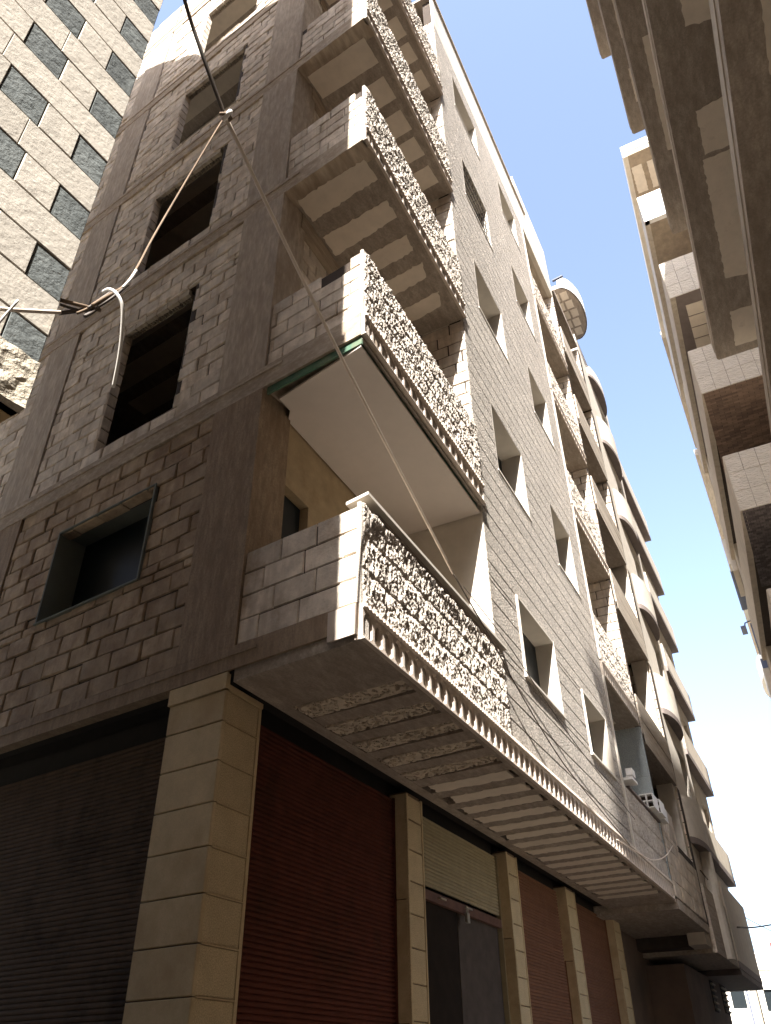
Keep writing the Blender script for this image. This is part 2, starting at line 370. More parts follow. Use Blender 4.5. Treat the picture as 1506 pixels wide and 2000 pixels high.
# concrete columns and slab bands
for k, F0 in enumerate(FL):
    z1 = FL[k + 1] if k < 5 else TOP
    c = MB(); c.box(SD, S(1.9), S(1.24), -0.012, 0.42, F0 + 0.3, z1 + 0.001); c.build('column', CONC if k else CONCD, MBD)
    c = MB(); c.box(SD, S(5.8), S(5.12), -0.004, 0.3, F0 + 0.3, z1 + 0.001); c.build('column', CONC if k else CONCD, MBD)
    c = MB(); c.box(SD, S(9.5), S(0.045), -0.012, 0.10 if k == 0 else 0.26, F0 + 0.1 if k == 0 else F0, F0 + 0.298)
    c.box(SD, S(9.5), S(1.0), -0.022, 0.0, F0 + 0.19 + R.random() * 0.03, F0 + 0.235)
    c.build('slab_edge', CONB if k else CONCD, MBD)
# hollow lintel blocks above the raw openings
for k in range(1, 5):
    h = SH[k]; u = h[0] + 0.02
    while u < h[1] - 0.1:
        l = MB(); l.box(SD, u, u + 0.185, 0.02, 0.07, h[3] - 0.10, h[3] + 0.01)
        for q in range(4): l.box(SD, u + 0.01 + q * 0.045, u + 0.022 + q * 0.045, 0.07, 0.13, h[3] - 0.10, h[3] + 0.01)
        l.box(SD, u, u + 0.185, 0.13, 0.14, h[3] - 0.10 + R.random() * .02, h[3] + 0.01)
        l.build('lintel_block', CONLIT, MBD); u += 0.2
# framed window on the first floor
h = SH[0]; wf = MB()
wf.box(SD, h[0] - 0.005, h[0] + 0.018, -0.008, 0.4, h[2], h[3]); wf.box(SD, h[1] - 0.018, h[1] + 0.005, -0.008, 0.4, h[2], h[3])
wf.box(SD, h[0] - 0.005, h[1] + 0.005, -0.009, 0.4, h[3], h[3] + 0.018); wf.box(SD, h[0] - 0.01, h[1] + 0.01, -0.018, 0.4, h[2] - 0.02, h[2])
wfo = wf.build('window_frame', SIDEFR, MBD)
p = MB(); p.box(SD, h[0] + 0.036, h[1] - 0.036, 0.33, 0.35, h[2] + 0.002, h[3] - 0.002); p.build('pane', GLASS, wfo)

# ---- rooms behind the side wall
rm = MB()
for k, F0 in enumerate(FL[1:]):
    fs_ = MB(); fs_.prism([(4.95, 3.9), (9.0, 3.9), (10.6, 13.4), (6.15, 13.4)], F0 + 0.002, F0 + 0.25); fs_.build('floor_slab', CONSOF, MBD)
rm.prism([(8.9, 3.75), (9.0, 3.75), (10.6, 13.5), (10.5, 13.5)], 2.9, 12.0)
rm.prism([(4.75, 3.9), (9.0, 3.9), (9.0, 4.0), (4.75, 4.0)], 2.9, 12.0)
rm.prism([(5.9, 13.4), (10.5, 13.4), (10.5, 13.5), (5.9, 13.5)], -ZC, 12.0)
rm.build('partition', ROOMW, MBD)
for k in range(1, 6):                       # ceiling infill of each raw room, seen through its opening
    for q, (a, c) in enumerate(((0.0, 0.30), (0.52, 0.86), (1.08, 1.42), (1.64, 1.98))):
        cp = MB(); cp.box(SD, S(5.7), S(2.0), a + .3, c + .3, FL[k] - 0.012, FL[k] - 0.002)
        cp.build('ceiling_infill', CREAM, MBD)

# ---- balconies at the corner
def nearx(y, d=0.0): return SD.pt(0, 0, 0)[0] + (y - 2.4) * YD[0] / YD[1] + d / YD[1]
def rockfun(seed, L, H, rough=1.0):
    def f(U, Z):
        a = vnoise(U, Z, 20, 8, seed); b_ = vnoise(U, Z, 52, 20, seed + 1); c = vnoise(U, Z, 95, 42, seed + 2); d = vnoise(U, Z, 150, 90, seed + 3)
        h = 0.012 * np.clip(a * 1.6 - 0.3, 0, 1) + 0.018 * np.clip(b_ * 1.6 - 0.35, 0, 1) + 0.016 * np.clip(c * 1.5 - 0.3, 0, 1) + 0.007 * d
        e = np.minimum(np.minimum(U, L - U), np.minimum(Z, H - Z)); k = np.clip(e / 0.022, 0, 1)
        return (0.002 + h * rough * 0.78) * (0.15 + 0.85 * k)
    return f
ROCKS = [relief(0.376, 0.334, 76, 58, rockfun(s * 10, 0.376, 0.334), ROCK, 'rock_tile') for s in range(8)]
ROCKL = [relief(0.376, 0.334, 22, 20, rockfun(s * 10 + 5, 0.376, 0.334, 1.1), ROCK, 'rock_tile') for s in range(4)]
def flute(L, H):
    def f(U, Z):
        x = (U - L / 2) / (L * 0.36); top = H * 0.80; bot = H * 0.12
        zc = np.where(Z > top - L * 0.36, (Z - (top - L * 0.36)) / (L * 0.36), 0)
        inside = (x * x + zc * zc < 1) & (Z > bot + 0.02 * (x * x))
        d = np.where(inside, np.sqrt(np.clip(1 - x * x - np.clip(zc, 0, 1) ** 2, 0, 1)) * 0.052, 0)
        bead = np.where(Z > H * 0.87, 0.016 * np.abs(np.sin(U / L * math.pi * 3)) + 0.012, 0)
        foot = np.where(Z < H * 0.07, 0.016, 0)
        return 0.032 - d + bead + foot
    return f
FLW = 0.165
FLUTE = relief(FLW, 0.28, 20, 28, flute(FLW, 0.28), FRZ, 'flute', 0.03)
FLUTL = relief(FLW, 0.28, 9, 14, flute(FLW, 0.28), FRZ, 'flute')

def poly_patch(F3, pts, z, t, rag=0.0, seed=0):
    """flat irregular patch on a soffit: world xy outline, pushed up by t"""
    r = random.Random(seed); P = []
    for i in range(len(pts)):
        a, c = pts[i], pts[(i + 1) % len(pts)]; n = max(1, int(math.hypot(c[0] - a[0], c[1] - a[1]) / 0.045)) if rag else 1
        for j in range(n):
            q = j / n; jj = rag if j else rag * 0.3
            P.append((a[0] + (c[0] - a[0]) * q + (r.random() - .5) * jj, a[1] + (c[1] - a[1]) * q + (r.random() - .5) * jj))
    m_ = MB(); m_.prism(P, z - 0.006, z + t); return m_
def ccw(pts):
    a = sum(pts[i][0] * pts[(i + 1) % len(pts)][1] - pts[(i + 1) % len(pts)][0] * pts[i][1] for i in range(len(pts)))
    return pts if a > 0 else pts[::-1]

frz_n = [0]
def frieze(x0, x1, z, me, parent, dd=0.0):
    n = round((x1 - x0) / FLW); s_ = (x1 - x0) / n / FLW
    for i in range(n):
        o = link_mesh('flute', me, ST.mtx(x0 + i * (x1 - x0) / n, dd, z + 0.004) @ Matrix.Scale(s_, 4, (1, 0, 0)), parent)
def rockrows(x0, x1, z0, z1, meshes, parent, nrow=3, dd=0.0):
    n = round((x1 - x0) / 0.385); L = (x1 - x0) / n; H = (z1 - z0) / nrow
    for j in range(nrow):
        for i in range(n + (j % 2)):
            u = x0 + (i - 0.5 * (j % 2)) * L; u0 = max(u, x0); u1 = min(u + L, x1)
            if u1 - u0 < 0.05: continue
            mt = ST.mtx(u0 + 0.003, dd, z0 + j * H + 0.003) @ Matrix.Diagonal(((u1 - u0 - 0.006) / 0.376, 1, (H - 0.006) / 0.334, 1))
            link_mesh('rock_tile', R.choice(meshes), mt, parent)

BX1 = 7.42
for k, F0 in enumerate(FL[:5]):
    bal = MB()
    xa = nearx(2.4)
    if k:
        bal.prism([(nearx(2.43, 0.262), 2.43), (BX1, 2.43), (BX1, 3.95), (nearx(3.95, 0.262), 3.95)], F0, F0 + 0.27)
        bal.prism([(xa + 0.26, 2.421), (BX1, 2.421), (BX1, 2.43), (xa + 0.26, 2.43)], F0 + 0.01, F0 + 0.26)
    else:
        bal.prism([(nearx(2.46, 0.27), 2.46), (BX1 - .1, 2.46), (BX1 - .1, 3.6), (nearx(3.6, 0.27), 3.6)], F0 + 0.27, F0 + 0.29)
    bo = bal.build('balcony', CONSOF, MBD)
    ztop = F0 + (1.27 if k else 1.20)
    pw = MB()
    pw.box(ST, xa + 0.13, BX1, 0.055, 0.15, F0 + 0.28, ztop + (0.04 if k else 0.02)); pw.build('parapet_wall', CONLIT, bo)
    frieze(xa + 0.004, BX1 if k else 15.6, F0 - 0.0, FLUTE, bo if k else MBD, 0.04)
    rockrows(xa + 0.004, BX1 + (0.12 if k == 0 else 0), F0 + 0.285, ztop, ROCKS, bo, 3, 0.035)
    # near end wall of the balcony, in blocks, coplanar with the side wall
    e = MB(); e.box(SD, S(1.26), S(0.1), 0.02, 0.115, F0 + 0.3, ztop - 0.06); e.build('end_wall_core', MORT, bo)
    for (u, z, L, H) in rows(S(1.235), S(0.066), F0 + 0.3, ztop - 0.03, 0.4, 0.195, joint=0.011, off=R.random() * .3, vary=0.15):
        if z + H > ztop - 0.1 and R.random() < 0.25 and k: continue
        blocks.laid(SD, u, R.random() * 0.008, z, L, H, D=0.12)
    # thin rendered corner strip behind the tiles
    e = MB(); e.box(SD, S(0.064), S(0.024), 0.0, 0.10, F0 + (0.0 if k else 0.02), ztop - 0.03); e.build('corner_strip', ROCK, bo)
    if k == 0:
        e = MB(); e.box(SD, S(0.3), S(0.045), -0.028, -0.0125, 2.56, 2.80); e.build('frieze_end_stone', FRZ, bo)
    # far end wall (faces the viewer)
    FE = Frame(BX1, 2.452, 0, -1)
    zc = (FL[k + 1] if k < 5 else TOP)
    if k == 0:
        e = MB(); e.box(FE, -1.5, 0, 0, 0.1, F0 + 0.28, zc - 0.002); e.build('end_wall', WPL, bo)
    else:
        e = MB(); e.box(FE, -1.5, 0, 0.02, 0.1, F0 + 0.27, zc); e.build('end_wall', MORT, bo)
        for (u, z, L, H) in rows(-1.5, -0.0, F0 + 0.27, zc - 0.005, 0.4, 0.2, joint=0.016, off=0.1, vary=0.2): 
            blocks.laid(FE, u, R.random() * 0.012, z, L, H, D=0.09)
    # back wall with openings
    BF = Frame(0, 3.62, 1, 0)
    hs = [(4.86, 5.47, 4.08, 4.74)] if k == 0 else [(5.05, 5.62, F0 + 0.28, F0 + 2.05), (6.0, 6.7, F0 + .9, F0 + 2.1)]
    e = MB(); wall(e, BF, 4.99, BX1, F0 + 0.28, zc, 0.0 if k == 0 else 0.03, 0.2, hs); e.build('back_wall', OCH if k == 0 else MORT, bo)
    if k:
        for (u, z, L, H) in rows(4.99, BX1, F0 + 0.28, zc - 0.3, 0.4, 0.2, hs, joint=0.016, vary=0.15): blocks.laid(BF, u, 0.004 + R.random() * .01, z, L, H, D=0.05)
        e = MB(); e.box(BF, 4.9, BX1, -0.05, 0.1, zc - 0.28, zc + 0.002); e.build('head_beam', CONB, bo)
    else:
        fr = MB(); fr.box(BF, 4.85, 5.48, 0.1, 0.14, 4.07, 4.75); f_ = fr.build('window', STEEL, bo)
        fr = MB(); fr.box(BF, 4.88, 5.45, 0.09, 0.1, 4.1, 4.72); fr.build('pane', GLASS, f_)
    # soffit infill
    if k >= 2:
        for q, (a, c) in enumerate(((4.62, 5.02), (5.22, 5.60), (5.78, 6.14), (6.26, 6.61), (6.80, 7.15))):
            if k == 2: pts = [(a, 2.55), (c - 0.1, 2.52 + 0.03 * q), (c + 0.04, 3.53), (a + 0.1, 3.53)]
            else: pts = [(a, 2.57), (c, 2.54), (c + 0.08, 3.53), (a + 0.1, 3.56)]
            poly_patch(None, ccw(pts), F0, 0.02, 0.028 if k == 2 else 0.006, k * 9 + q).build('soffit_infill', CREAM, bo)
    if k == 1:
        pts = [(nearx(2.5) + 0.02, 2.46), (7.40, 2.47), (7.415, 3.6), (4.98, 3.6), (4.86, 3.5), (nearx(3.5) + 0.12, 3.5)]
        e = MB(); e.prism(ccw(pts), F0 - 0.12, F0 - 0.095); e.build('ceiling_board', PVC, bo)
        for q in range(1, 5): 
            g = MB(); xx = 4.4 + q * 0.6
        e = MB(); e.box(SD, S(1.2), S(0.05), 0.015, 0.035, F0 - 0.093, F0 - 0.002)
        e.box(ST, 4.45, 7.36, 0.085, 0.1, F0 - 0.093, F0 - 0.002); e.build('painted_edge', GRN, bo)
        e = MB(); e.box(ST, 4.43, 7.38, 0.04, 0.075, F0 - 0.03, F0 - 0.002); e.build('edge_angle', CONSOF, bo)
# parapet ledge of the first-floor balcony
lg = MB(); lg.prism([(4.455, 2.392), (7.62, 2.392), (7.62, 2.62), (4.50, 2.62)], 3.80, 3.83)
lo = lg.build('ledge_slab', FRAME, MBD)
lg = MB(); lg.box(ST, 4.75, 7.6, 0.045, 0.16, 3.77, 3.799); lg.build('ledge_bed', CONSOF, MBD)
# first floor slab soffit and its infill strips
sf = MB()
sf.prism([(nearx(2.43, 0.01), 2.43), (19.1, 2.43), (19.1, 3.62), (nearx(3.62, 0.01), 3.62)], 2.605, 2.619)
sf.prism([(nearx(2.43, 0.27), 2.43), (19.1, 2.43), (19.1, 3.62), (nearx(3.62, 0.27), 3.62)], 2.62, 2.78)
SX = [5.16 + 0.487 * i if i < 5 else 5.16 + 0.487 * 4.6 + 0.462 * (i - 4.55) for i in range(21)]
sf.prism([(nearx(2.43, 0.01), 2.43), (19.1, 2.43), (19.1, 2.475), (nearx(2.475, 0.01), 2.475)], 2.52, 2.604)
sf.prism([(nearx(3.50, 0.01), 3.50), (19.1, 3.50), (19.1, 3.62), (nearx(3.62, 0.01), 3.62)], 2.52, 2.604)
sf.prism([(nearx(2.476, 0.01), 2.476), (5.16, 2.476), (5.25, 3.499), (nearx(3.499, 0.01), 3.499)], 2.52, 2.604)
for i in range(21):
    a_ = SX[i] + (0.27 if i < 5 else 0.25); c_ = SX[i + 1] if i < 20 else 19.0
    if c_ - a_ > 0.05: sf.prism([(a_, 2.476), (c_, 2.476), (c_ + 0.09, 3.499), (a_ + 0.09, 3.499)], 2.52 + R.random() * .006, 2.604)
sf.build('first_floor_slab', CONSOF, MBD)
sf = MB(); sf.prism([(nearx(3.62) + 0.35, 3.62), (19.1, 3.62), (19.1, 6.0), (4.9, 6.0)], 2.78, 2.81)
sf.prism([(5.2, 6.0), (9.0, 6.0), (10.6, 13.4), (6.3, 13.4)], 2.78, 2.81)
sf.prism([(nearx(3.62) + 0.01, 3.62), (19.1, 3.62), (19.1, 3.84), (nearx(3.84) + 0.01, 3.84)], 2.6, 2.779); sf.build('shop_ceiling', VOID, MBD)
def pitfun(seed):
    def f(U, Z):
        a = vnoise(U, Z, 50, 42, seed); b_ = vnoise(U, Z, 90, 80, seed + 2)
        return -0.05 * np.clip((0.41 - 0.8 * a - 0.2 * b_) * 9, 0, 1) + 0.02
    return f
PITS = [relief(1.02, 0.265, 130, 36, pitfun(40 + s), PIT, 'soffit_strip', 0.06) for s in range(3)]
for i in range(21):
    x = SX[i]
    if i < 5:
        # local u -> +y, z -> x, outward -> down
        mt = Matrix(((0, 0, 1, x), (-1, 0, 0, 3.52), (0, -1, 0, 0), (0, 0, 0, 1)))
        mt = Matrix(((0.09, 0, 1, x), (1, 0, 0, 2.45), (0, 1, 0, 2.562 + ZC), (0, 0, 0, 1)))
        link_mesh('soffit_strip', PITS[i % 3], mt, MBD)
    else:
        y1 = 3.49 - R.random() * 0.08
        poly_patch(None, ccw([(x, 2.5 + R.random() * .05), (x + 0.25, 2.5 + R.random() * .04), (x + 0.33, y1), (x + 0.08, y1 + (R.random() - .5) * .12)]), 2.526, 0.02, 0.035, 70 + i).build('soffit_strip', CREAM, MBD)

# ---- clad street wall with windows
WIN = []
for k in range(5):
    F0 = FL[k]
    for x0, x1 in ((8.36, 9.84), (11.12, 12.45)):
        if k: x0, x1 = x0 - 0.08, x1 - 0.2
        z0, z1 = (3.82, 4.87) if k == 0 else (F0 + 1.17, F0 + 2.42)
        if k == 0 and x0 > 10: z0, z1 = 3.74, 4.68
        WIN.append((x0, x1, z0, z1))
CX0, CX1 = 7.43, 12.95
sw = MB(); wall(sw, ST, 7.525, CX1, 2.8, TOP, 0.085, 0.3, WIN); sw.build('street_wall', MORT, MBD)
sw = MB(); sw.box(ST, CX0 - 0.02, CX1 + 0.7, 0.0, 1.3, TOP, TOP + 0.08); sw.prism([(4.9, 3.0), (19, 3.0), (19, 13.5), (6.2, 13.5)], TOP - 0.25, TOP - 0.05); sw.build('roof', CONLIT, MBD)
for (u, z, L, H) in rows(CX0, CX1, 2.805, TOP, 0.62, 0.26, WIN, joint=0.0, vary=0.25, off=0.1):
    if z > 18.15: continue
    panels.laid(ST, u + .001, 0.045 + R.random() * 0.002, z + 0.008, L - .002, H - 0.016, D=0.045, ch=0.003, jit=0.001, tilt=0.0)
for i, (x0, x1, z0, z1) in enumerate(WIN):
    f_ = MB(); lo_ = i < 2; o_ = 0.02 if lo_ else 0.047; dp = 0.30 if lo_ else 0.40; t = 0.03
    f_.box(ST, x0, x0 + t, o_, dp, z0, z1); f_.box(ST, x1 - t, x1, o_, dp, z0, z1)
    f_.box(ST, x0 + t, x1 - t, o_ + 0.004, dp, z1 - t, z1)
    wo = f_.build('window', FRAME, MBD)
    s_ = MB(); s_.box(ST, x0 - 0.01, x1 + 0.02, o_ - 0.012, dp, z0 - 0.03, z0 + 0.002); s_.build('sill', FRAME, wo)
    p = MB(); p.box(ST, x0 + t, x1 - t, dp - 0.02, dp, z0, z1 - t); p.build('pane', GLASS, wo)
    m2 = MB()
    if i == 6:
        for q in range(9): m2.box(ST, x0 + .08 + q * .14, x0 + .09 + q * .14, 0.07, 0.08, z0, z1 - t)
        for q in range(4): m2.box(ST, x0 + .04, x1 - .04, 0.055, 0.065, z0 + .2 + q * .25, z0 + .21 + q * .25)
        m2.build('iron_grille', STEEL, wo)
    else:
        m2.box(ST, (x0 + x1) / 2 - 0.02, (x0 + x1) / 2 + 0.02, dp - 0.05, dp - 0.021, z0, z1 - t); m2.build('mullion', STEEL, wo)

# ---- second balcony bay
GX0, GX1 = 13.0, 15.65
for k, F0 in enumerate(FL[:5]):
    zc = FL[k + 1]
    bal = MB(); bal.box(ST, GX0 - 0.05, GX1, 0.03, 1.5, F0, F0 + 0.27) if k else bal.box(ST, GX0, GX1, 0.2, 1.2, F0 + 0.262, F0 + 0.3)
    bo = bal.build('balcony', CONSOF, MBD)
    zt = F0 + 1.27 if k else 3.82
    pw = MB(); pw.box(ST, GX0, GX1, 0.055, 0.16, F0 + 0.28, zt); pw.build('parapet_wall', CONLIT, bo)
    if k: frieze(GX0, GX1, F0, FLUTL, bo, 0.055)
    rockrows(GX0, GX1, F0 + 0.285, zt, ROCKL, bo, 3, 0.055)
    FE = Frame(GX1, 2.43, 0, -1)
    e = MB(); e.box(FE, -1.5, 0, 0.03, 0.12, F0 + 0.27, zc); e.build('end_wall', MORT if k else BLUEST, bo)
    if k:
        for (u, z, L, H) in rows(-1.5, 0.0, F0 + 0.27, zc - 0.01, 0.4, 0.2, joint=0.016, off=0.1, vary=0.2): blocks.laid(FE, u, R.random() * .012, z, L, H, D=0.09)
    else:
        for (u, z, L, H) in rows(-1.2, 0.0, 3.85, zc - 0.15, 0.7, 0.8, joint=0.004): 
            e = MB(); e.box(FE, u, u + L, 0.005, 0.03, z, z + H); e.build('blue_grey_slab', BLUEST, bo)
    e = MB(); wall(e, Frame(0, 3.7, 1, 0), GX0, GX1, F0 + 0.27, zc, 0, 0.15, [(13.6, 14.6, F0 + 0.3, F0 + 2.2)]); e.build('back_wall', OCH if k != 0 else WPL, bo)
    e = MB(); e.box(ST, GX0 - 0.06, GX0, 0.02, 1.3, F0 + 0.3, zc); e.build('near_jamb', FRAME, bo)
    if k > 0:
        for q in range(3):
            x = 13.25 + q * 0.8; poly_patch(None, [(x, 2.8), (x + .45, 2.8), (x + .45, 3.4), (x, 3.4)], F0, 0.02, 0.02, 200 + k * 5 + q).build('soffit_infill', CREAM, bo)
    if k == 0:
        e = MB(); e.box(ST, GX0 + 0.3, GX1 + 0.06, 0.0, 0.18, zt, zt + 0.035); e.build('ledge_slab', GREYP, bo)
for (u, z, L, H) in rows(CX0, CX1, 18.2, TOP, 1.3, 0.46, joint=0.006, vary=0.1): panels_top.laid(ST, u, 0.045, z, L, H, D=0.045, ch=0.003, jit=0.001, tilt=0.0)
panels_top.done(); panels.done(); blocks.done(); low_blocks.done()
e = MB(); e.box(ST, GX0 - 0.05, GX1 + 0.1, 0.04, 0.16, FL[5], TOP + 0.9); e.build('roof_parapet', WPL, MBD)
rr = MB(); rr.box(ST, GX0, GX1 + 0.1, 0.16, 1.3, FL[5], FL[5] + 0.2); rr.build('roof_slab', CONLIT, MBD)

# ---- shop front
PX = [(4.57, 5.04), (7.72, 8.09), (10.73, 11.12), (13.40, 13.88), (16.33, 16.78)]
# corner pillar, on the skewed side line
pill = MB(); pill.prism([(4.60, 3.712), (5.01, 3.712), (5.09, 4.27), (4.68, 4.27)], -ZC, 2.52)
po = pill.build('corner_pillar', JNT, MBD)
n = 14; hh = 0.2945; zj = 2.224
def stone_box(x0, x1, F, z0, z1, d0, d1, m_, nm, par):
    me = block_mesh(x1 - x0, z1 - z0, d1 - d0, 0.006, 0.002, m_, R.randrange(9999)); return link_mesh(nm, me, F.mtx(x0, d0, z0), par)
PS = Frame(0, 3.682, 1, 0)
z = zj
levels = [(2.235, 2.47)] + [(zj - hh * (i + 1) + 0.009, zj - hh * i) for i in range(13)]
for (a, c) in levels:
    stone_box(4.59, 5.008, PS, a, c, 0.0, 0.03, YSTR, 'pillar_stone', po)
    stone_box(S(1.905), S(1.295), SD, a, c, 0.0, 0.03, YST, 'pillar_stone', po)
    q = MB(); q.box(PS, 4.60, 5.03, -0.008, 0.0, c + 0.0005, c + 0.0085); q.build('joint_bead', YST, po)
q = MB(); q.box(PS, 5.01, 5.045, -0.004, 0.5, -ZC, 2.5); q.build('edge_trim', YST, po)
q = MB(); q.box(PS, 4.568, 5.05, -0.012, 0.03, 2.478, 2.519); q.box(SD, S(1.92), S(1.285), -0.012, 0.03, 2.478, 2.61); q.build('cap', YST, po)
for i, (x0, x1) in enumerate(PX[1:]):
    pill = MB(); pill.box(PS, x0 + 0.02, x1 - 0.02, 0.02, 0.3, -ZC, 2.52); po = pill.build('shop_pillar', JNT, MBD)
    FX = Frame(x0, 3.682, 0, -1)
    for j, (a, c) in enumerate(levels):
        stone_box(x0, x1 - 0.03, PS, a + .014, c + .012, 0.0, 0.03, YSTR, 'pillar_stone', po)
    for j in range(4):
        a = -ZC + j * 1.03; c = min(a + 1.02, 2.50)
        stone_box(-0.20, 0.0, FX, a, c, 0.0, 0.03, YST, 'pillar_slab', po)
    q = MB(); q.box(PS, x1 - 0.028, x1, -0.006, 0.3, -ZC, 2.5); q.build('edge_trim', YST, po)

def slat_mesh(L, m_):
    prof = [(0.0, 0.0), (-0.009, 0.006), (-0.013, 0.02), (-0.009, 0.033), (0.0, 0.039), (0.012, 0.039), (0.012, 0.0)]
    n_ = len(prof); v = [(0, d, z) for d, z in prof] + [(L, d, z) for d, z in prof]
    me = bpy.data.meshes.new('slat'); me.from_pydata(v, [], [tuple(range(n_ - 1, -1, -1)), tuple(range(n_, 2 * n_))] + [(i, n_ + i, n_ + (i + 1) % n_, (i + 1) % n_) for i in range(n_)][::1])
    me.materials.append(m_); me.update(); return me
def shutter(F, u0, u1, d, z0, z1, m_, lab, vis_from=0.25):
    so = MB(); so.box(F, u0, u1, d + 0.03, d + 0.1, z1 - 0.02, z1 + 0.2)
    o = so.build('roller_shutter', VOID, MBD); o['label'] = lab
    for a_, c_ in ((u0 - 0.05, u0), (u1, u1 + 0.05)):
        g_ = MB(); g_.box(F, a_, c_, d - 0.03, d + 0.03, -ZC, z1); g_.build('guide_rail', m_, o)
    me = slat_mesh(u1 - u0, m_); z = z1 - 0.04; n_ = 0; pitch = 0.04
    low = MB()
    while z > z0:
        if z > vis_from: link_mesh('slat', me, F.mtx(u0, d, z), o)
        else:
            for vv in [0]: low.raw([F.mtx(u0, d, z) @ v.co for v in me.vertices], [tuple(p_.vertices) for p_ in me.polygons])
        z -= pitch
    if low.v: low.build('lower_slats', m_, o, kind='stuff')
    return o
SF2 = Frame(0, 3.85, 1, 0)
shutter(SD, S(6.6), S(1.93), 0.38, -ZC, 2.44, SH_DK, 'dark brown shutter on the side wall', 0.3)
shutter(SF2, 5.1, 7.7, 0.0, -ZC, 2.46, SH_RED, 'closed red-brown shutter', 0.3)
cs = shutter(SF2, 8.12, 10.7, 0.0, 1.70, 2.46, SH_CR, 'half-raised cream shutter', 0.3)
q = MB(); q.box(SF2, 8.12, 10.7, -0.03, 0.02, 1.60, 1.695); q.build('bottom_rail', SH_RAIL, cs)
q = MB(); q.box(SF2, 8.75, 8.9, -0.06, -0.03, 1.645, 1.665); q.box(SF2, 9.5, 9.66, -0.06, -0.03, 1.655, 1.675); q.build('lock_hasp', METAL, cs)
q = MB(); q.box(SF2, 9.42, 9.50, -0.085, -0.055, 1.50, 1.60); q.tube([SF2.pt(9.44, -.07, 1.6), SF2.pt(9.44, -.07, 1.65), SF2.pt(9.46, -.07, 1.67), SF2.pt(9.48, -.07, 1.65), SF2.pt(9.48, -.07, 1.6)], 0.007)
tag(q.build('padlock', METAL), 'small metal padlock hanging under the half-raised cream shutter', 'padlock')
q = MB(); q.box(SF2, 8.12, 9.38, 0.03, 0.06, -ZC, 1.62); q.build('steel_door', STEEL, MBD)
q = MB(); q.box(SF2, 9.40, 10.7, 0.03, 0.06, -ZC, 1.62); q.build('steel_door', DARK, MBD)
shutter(SF2, 11.15, 13.4, 0.0, -ZC, 2.46, SH_PK, 'tan shutter behind the third pillar', 0.3)
shutter(SF2, 13.9, 16.3, 0.0, -ZC, 2.46, SH_PK, 'tan shutter before the last pillar', 0.3)
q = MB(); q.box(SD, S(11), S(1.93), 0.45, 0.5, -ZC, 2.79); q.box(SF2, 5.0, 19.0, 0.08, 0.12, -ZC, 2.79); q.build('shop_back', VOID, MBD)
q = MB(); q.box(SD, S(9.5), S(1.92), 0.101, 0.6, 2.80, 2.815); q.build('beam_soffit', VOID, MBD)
q = MB(); q.box(SF2, 16.78, 30.2, 0.02, 0.1, -ZC, 2.51); q.build('dark_ground_wall', mat('dark_stained_wall', (0.17, 0.125, 0.10), var=0.25, scale=1.2, bump=0.3, rnd=0, dirt=(0.11, 0.1, 0.08), dscale=0.9), MBD)

# ================================================================== unfinished block building further on
UB = thing('unfinished_building', 'bare concrete and block building with stacked balconies, beside the clad corner building', 'building', (15.8, 2.4, -ZC))
ublk = Pool('block', 'upper_blocks', UB, BLK)
BF_ = [2.42, 5.34, 8.28, 10.9, 13.6, 16.2, 18.75]
BX = 15.80; BE = [19.1, 18.95, 18.8, 18.6, 18.5, 18.4, 18.3]
for k, F0 in enumerate(BF_):
    zc = BF_[k + 1] if k < 6 else 18.75
    e = MB(); e.box(ST, BX, BE[k], 0.0, 1.6, F0, F0 + 0.16)
    bo = e.build('balcony', CONSOF, UB)
    if k < 6:
        H_ = 1.0 if k else 1.35
        e = MB(); e.box(ST, BX, BE[k] + 0.02, 0.03, 0.14, F0 + 0.16, F0 + H_); e.build('parapet_core', MORT, bo)
        if k:
            nb = 6
            for q in range(nb):
                zz = F0 + q * H_ / nb; e = MB(); e.box(ST, BX, BE[k] + 0.01, -0.01 + R.random() * 0.012, 0.03, zz + 0.004, zz + H_ / nb - 0.006); e.build('formwork_band', CONLIT, bo)
        else:
            for (u, z, L, H) in rows(BX, BE[k], F0 + 0.2, F0 + H_ + 0.5, 0.62, 0.27, [(17.2, 20, F0 + 1.2, F0 + 5)], joint=0.008, vary=.2): ublk.laid(ST, u, R.random() * .01, z, L, H, D=0.1)
        FE = Frame(BE[k] - 0.05, 2.42, 0, -1)
        e = MB(); e.box(FE, -1.6, 0, 0.03, 0.3, F0 + 0.16, zc); e.build('end_wall', MORT, bo)
        for (u, z, L, H) in rows(-1.5, 0.0, F0 + 0.16, zc - 0.005, 0.42, 0.24, joint=0.02, vary=.2): ublk.laid(FE, u, R.random() * .014, z, L, H, D=0.09)
        e = MB(); wall(e, Frame(0, 3.9, 1, 0), BX, BE[k], F0 + 0.16, zc, 0, 0.15, [(16.6, 17.6, F0 + .2, F0 + 2.1)]); e.build('back_wall', DARK, bo)
    else:
        for q in range(4):
            poly_patch(None, [(15.95 + q * .6, 2.75), (16.4 + q * .6, 2.75), (16.4 + q * .6, 3.3), (15.95 + q * .6, 3.3)], F0, 0.02, 0.02, 300 + q).build('soffit_infill', CREAM, bo)
ublk.done()
e = MB(); e.box(ST, BX, 19.0, 1.65, 9, 2.6, 18.7); e.build('core', DARK, UB)
def rayp(px, py, Y):
    r = [sum(M[i][j] * v for j, v in enumerate((px - 753, 1000 - py, -1563.3128))) for i in range(3)]; k = Y / r[1]; return (r[0] * k, Y, r[2] * k + ZC)
PIPE_END = rayp(1099, 539, 2.12)
e = MB(); e.tube([rayp(1079, 549, 2.45), PIPE_END], 0.045, 8)
tag(e.build('drain_pipe', BLUEM), 'short grey pipe end jutting from the roof edge into the sky', 'pipe')

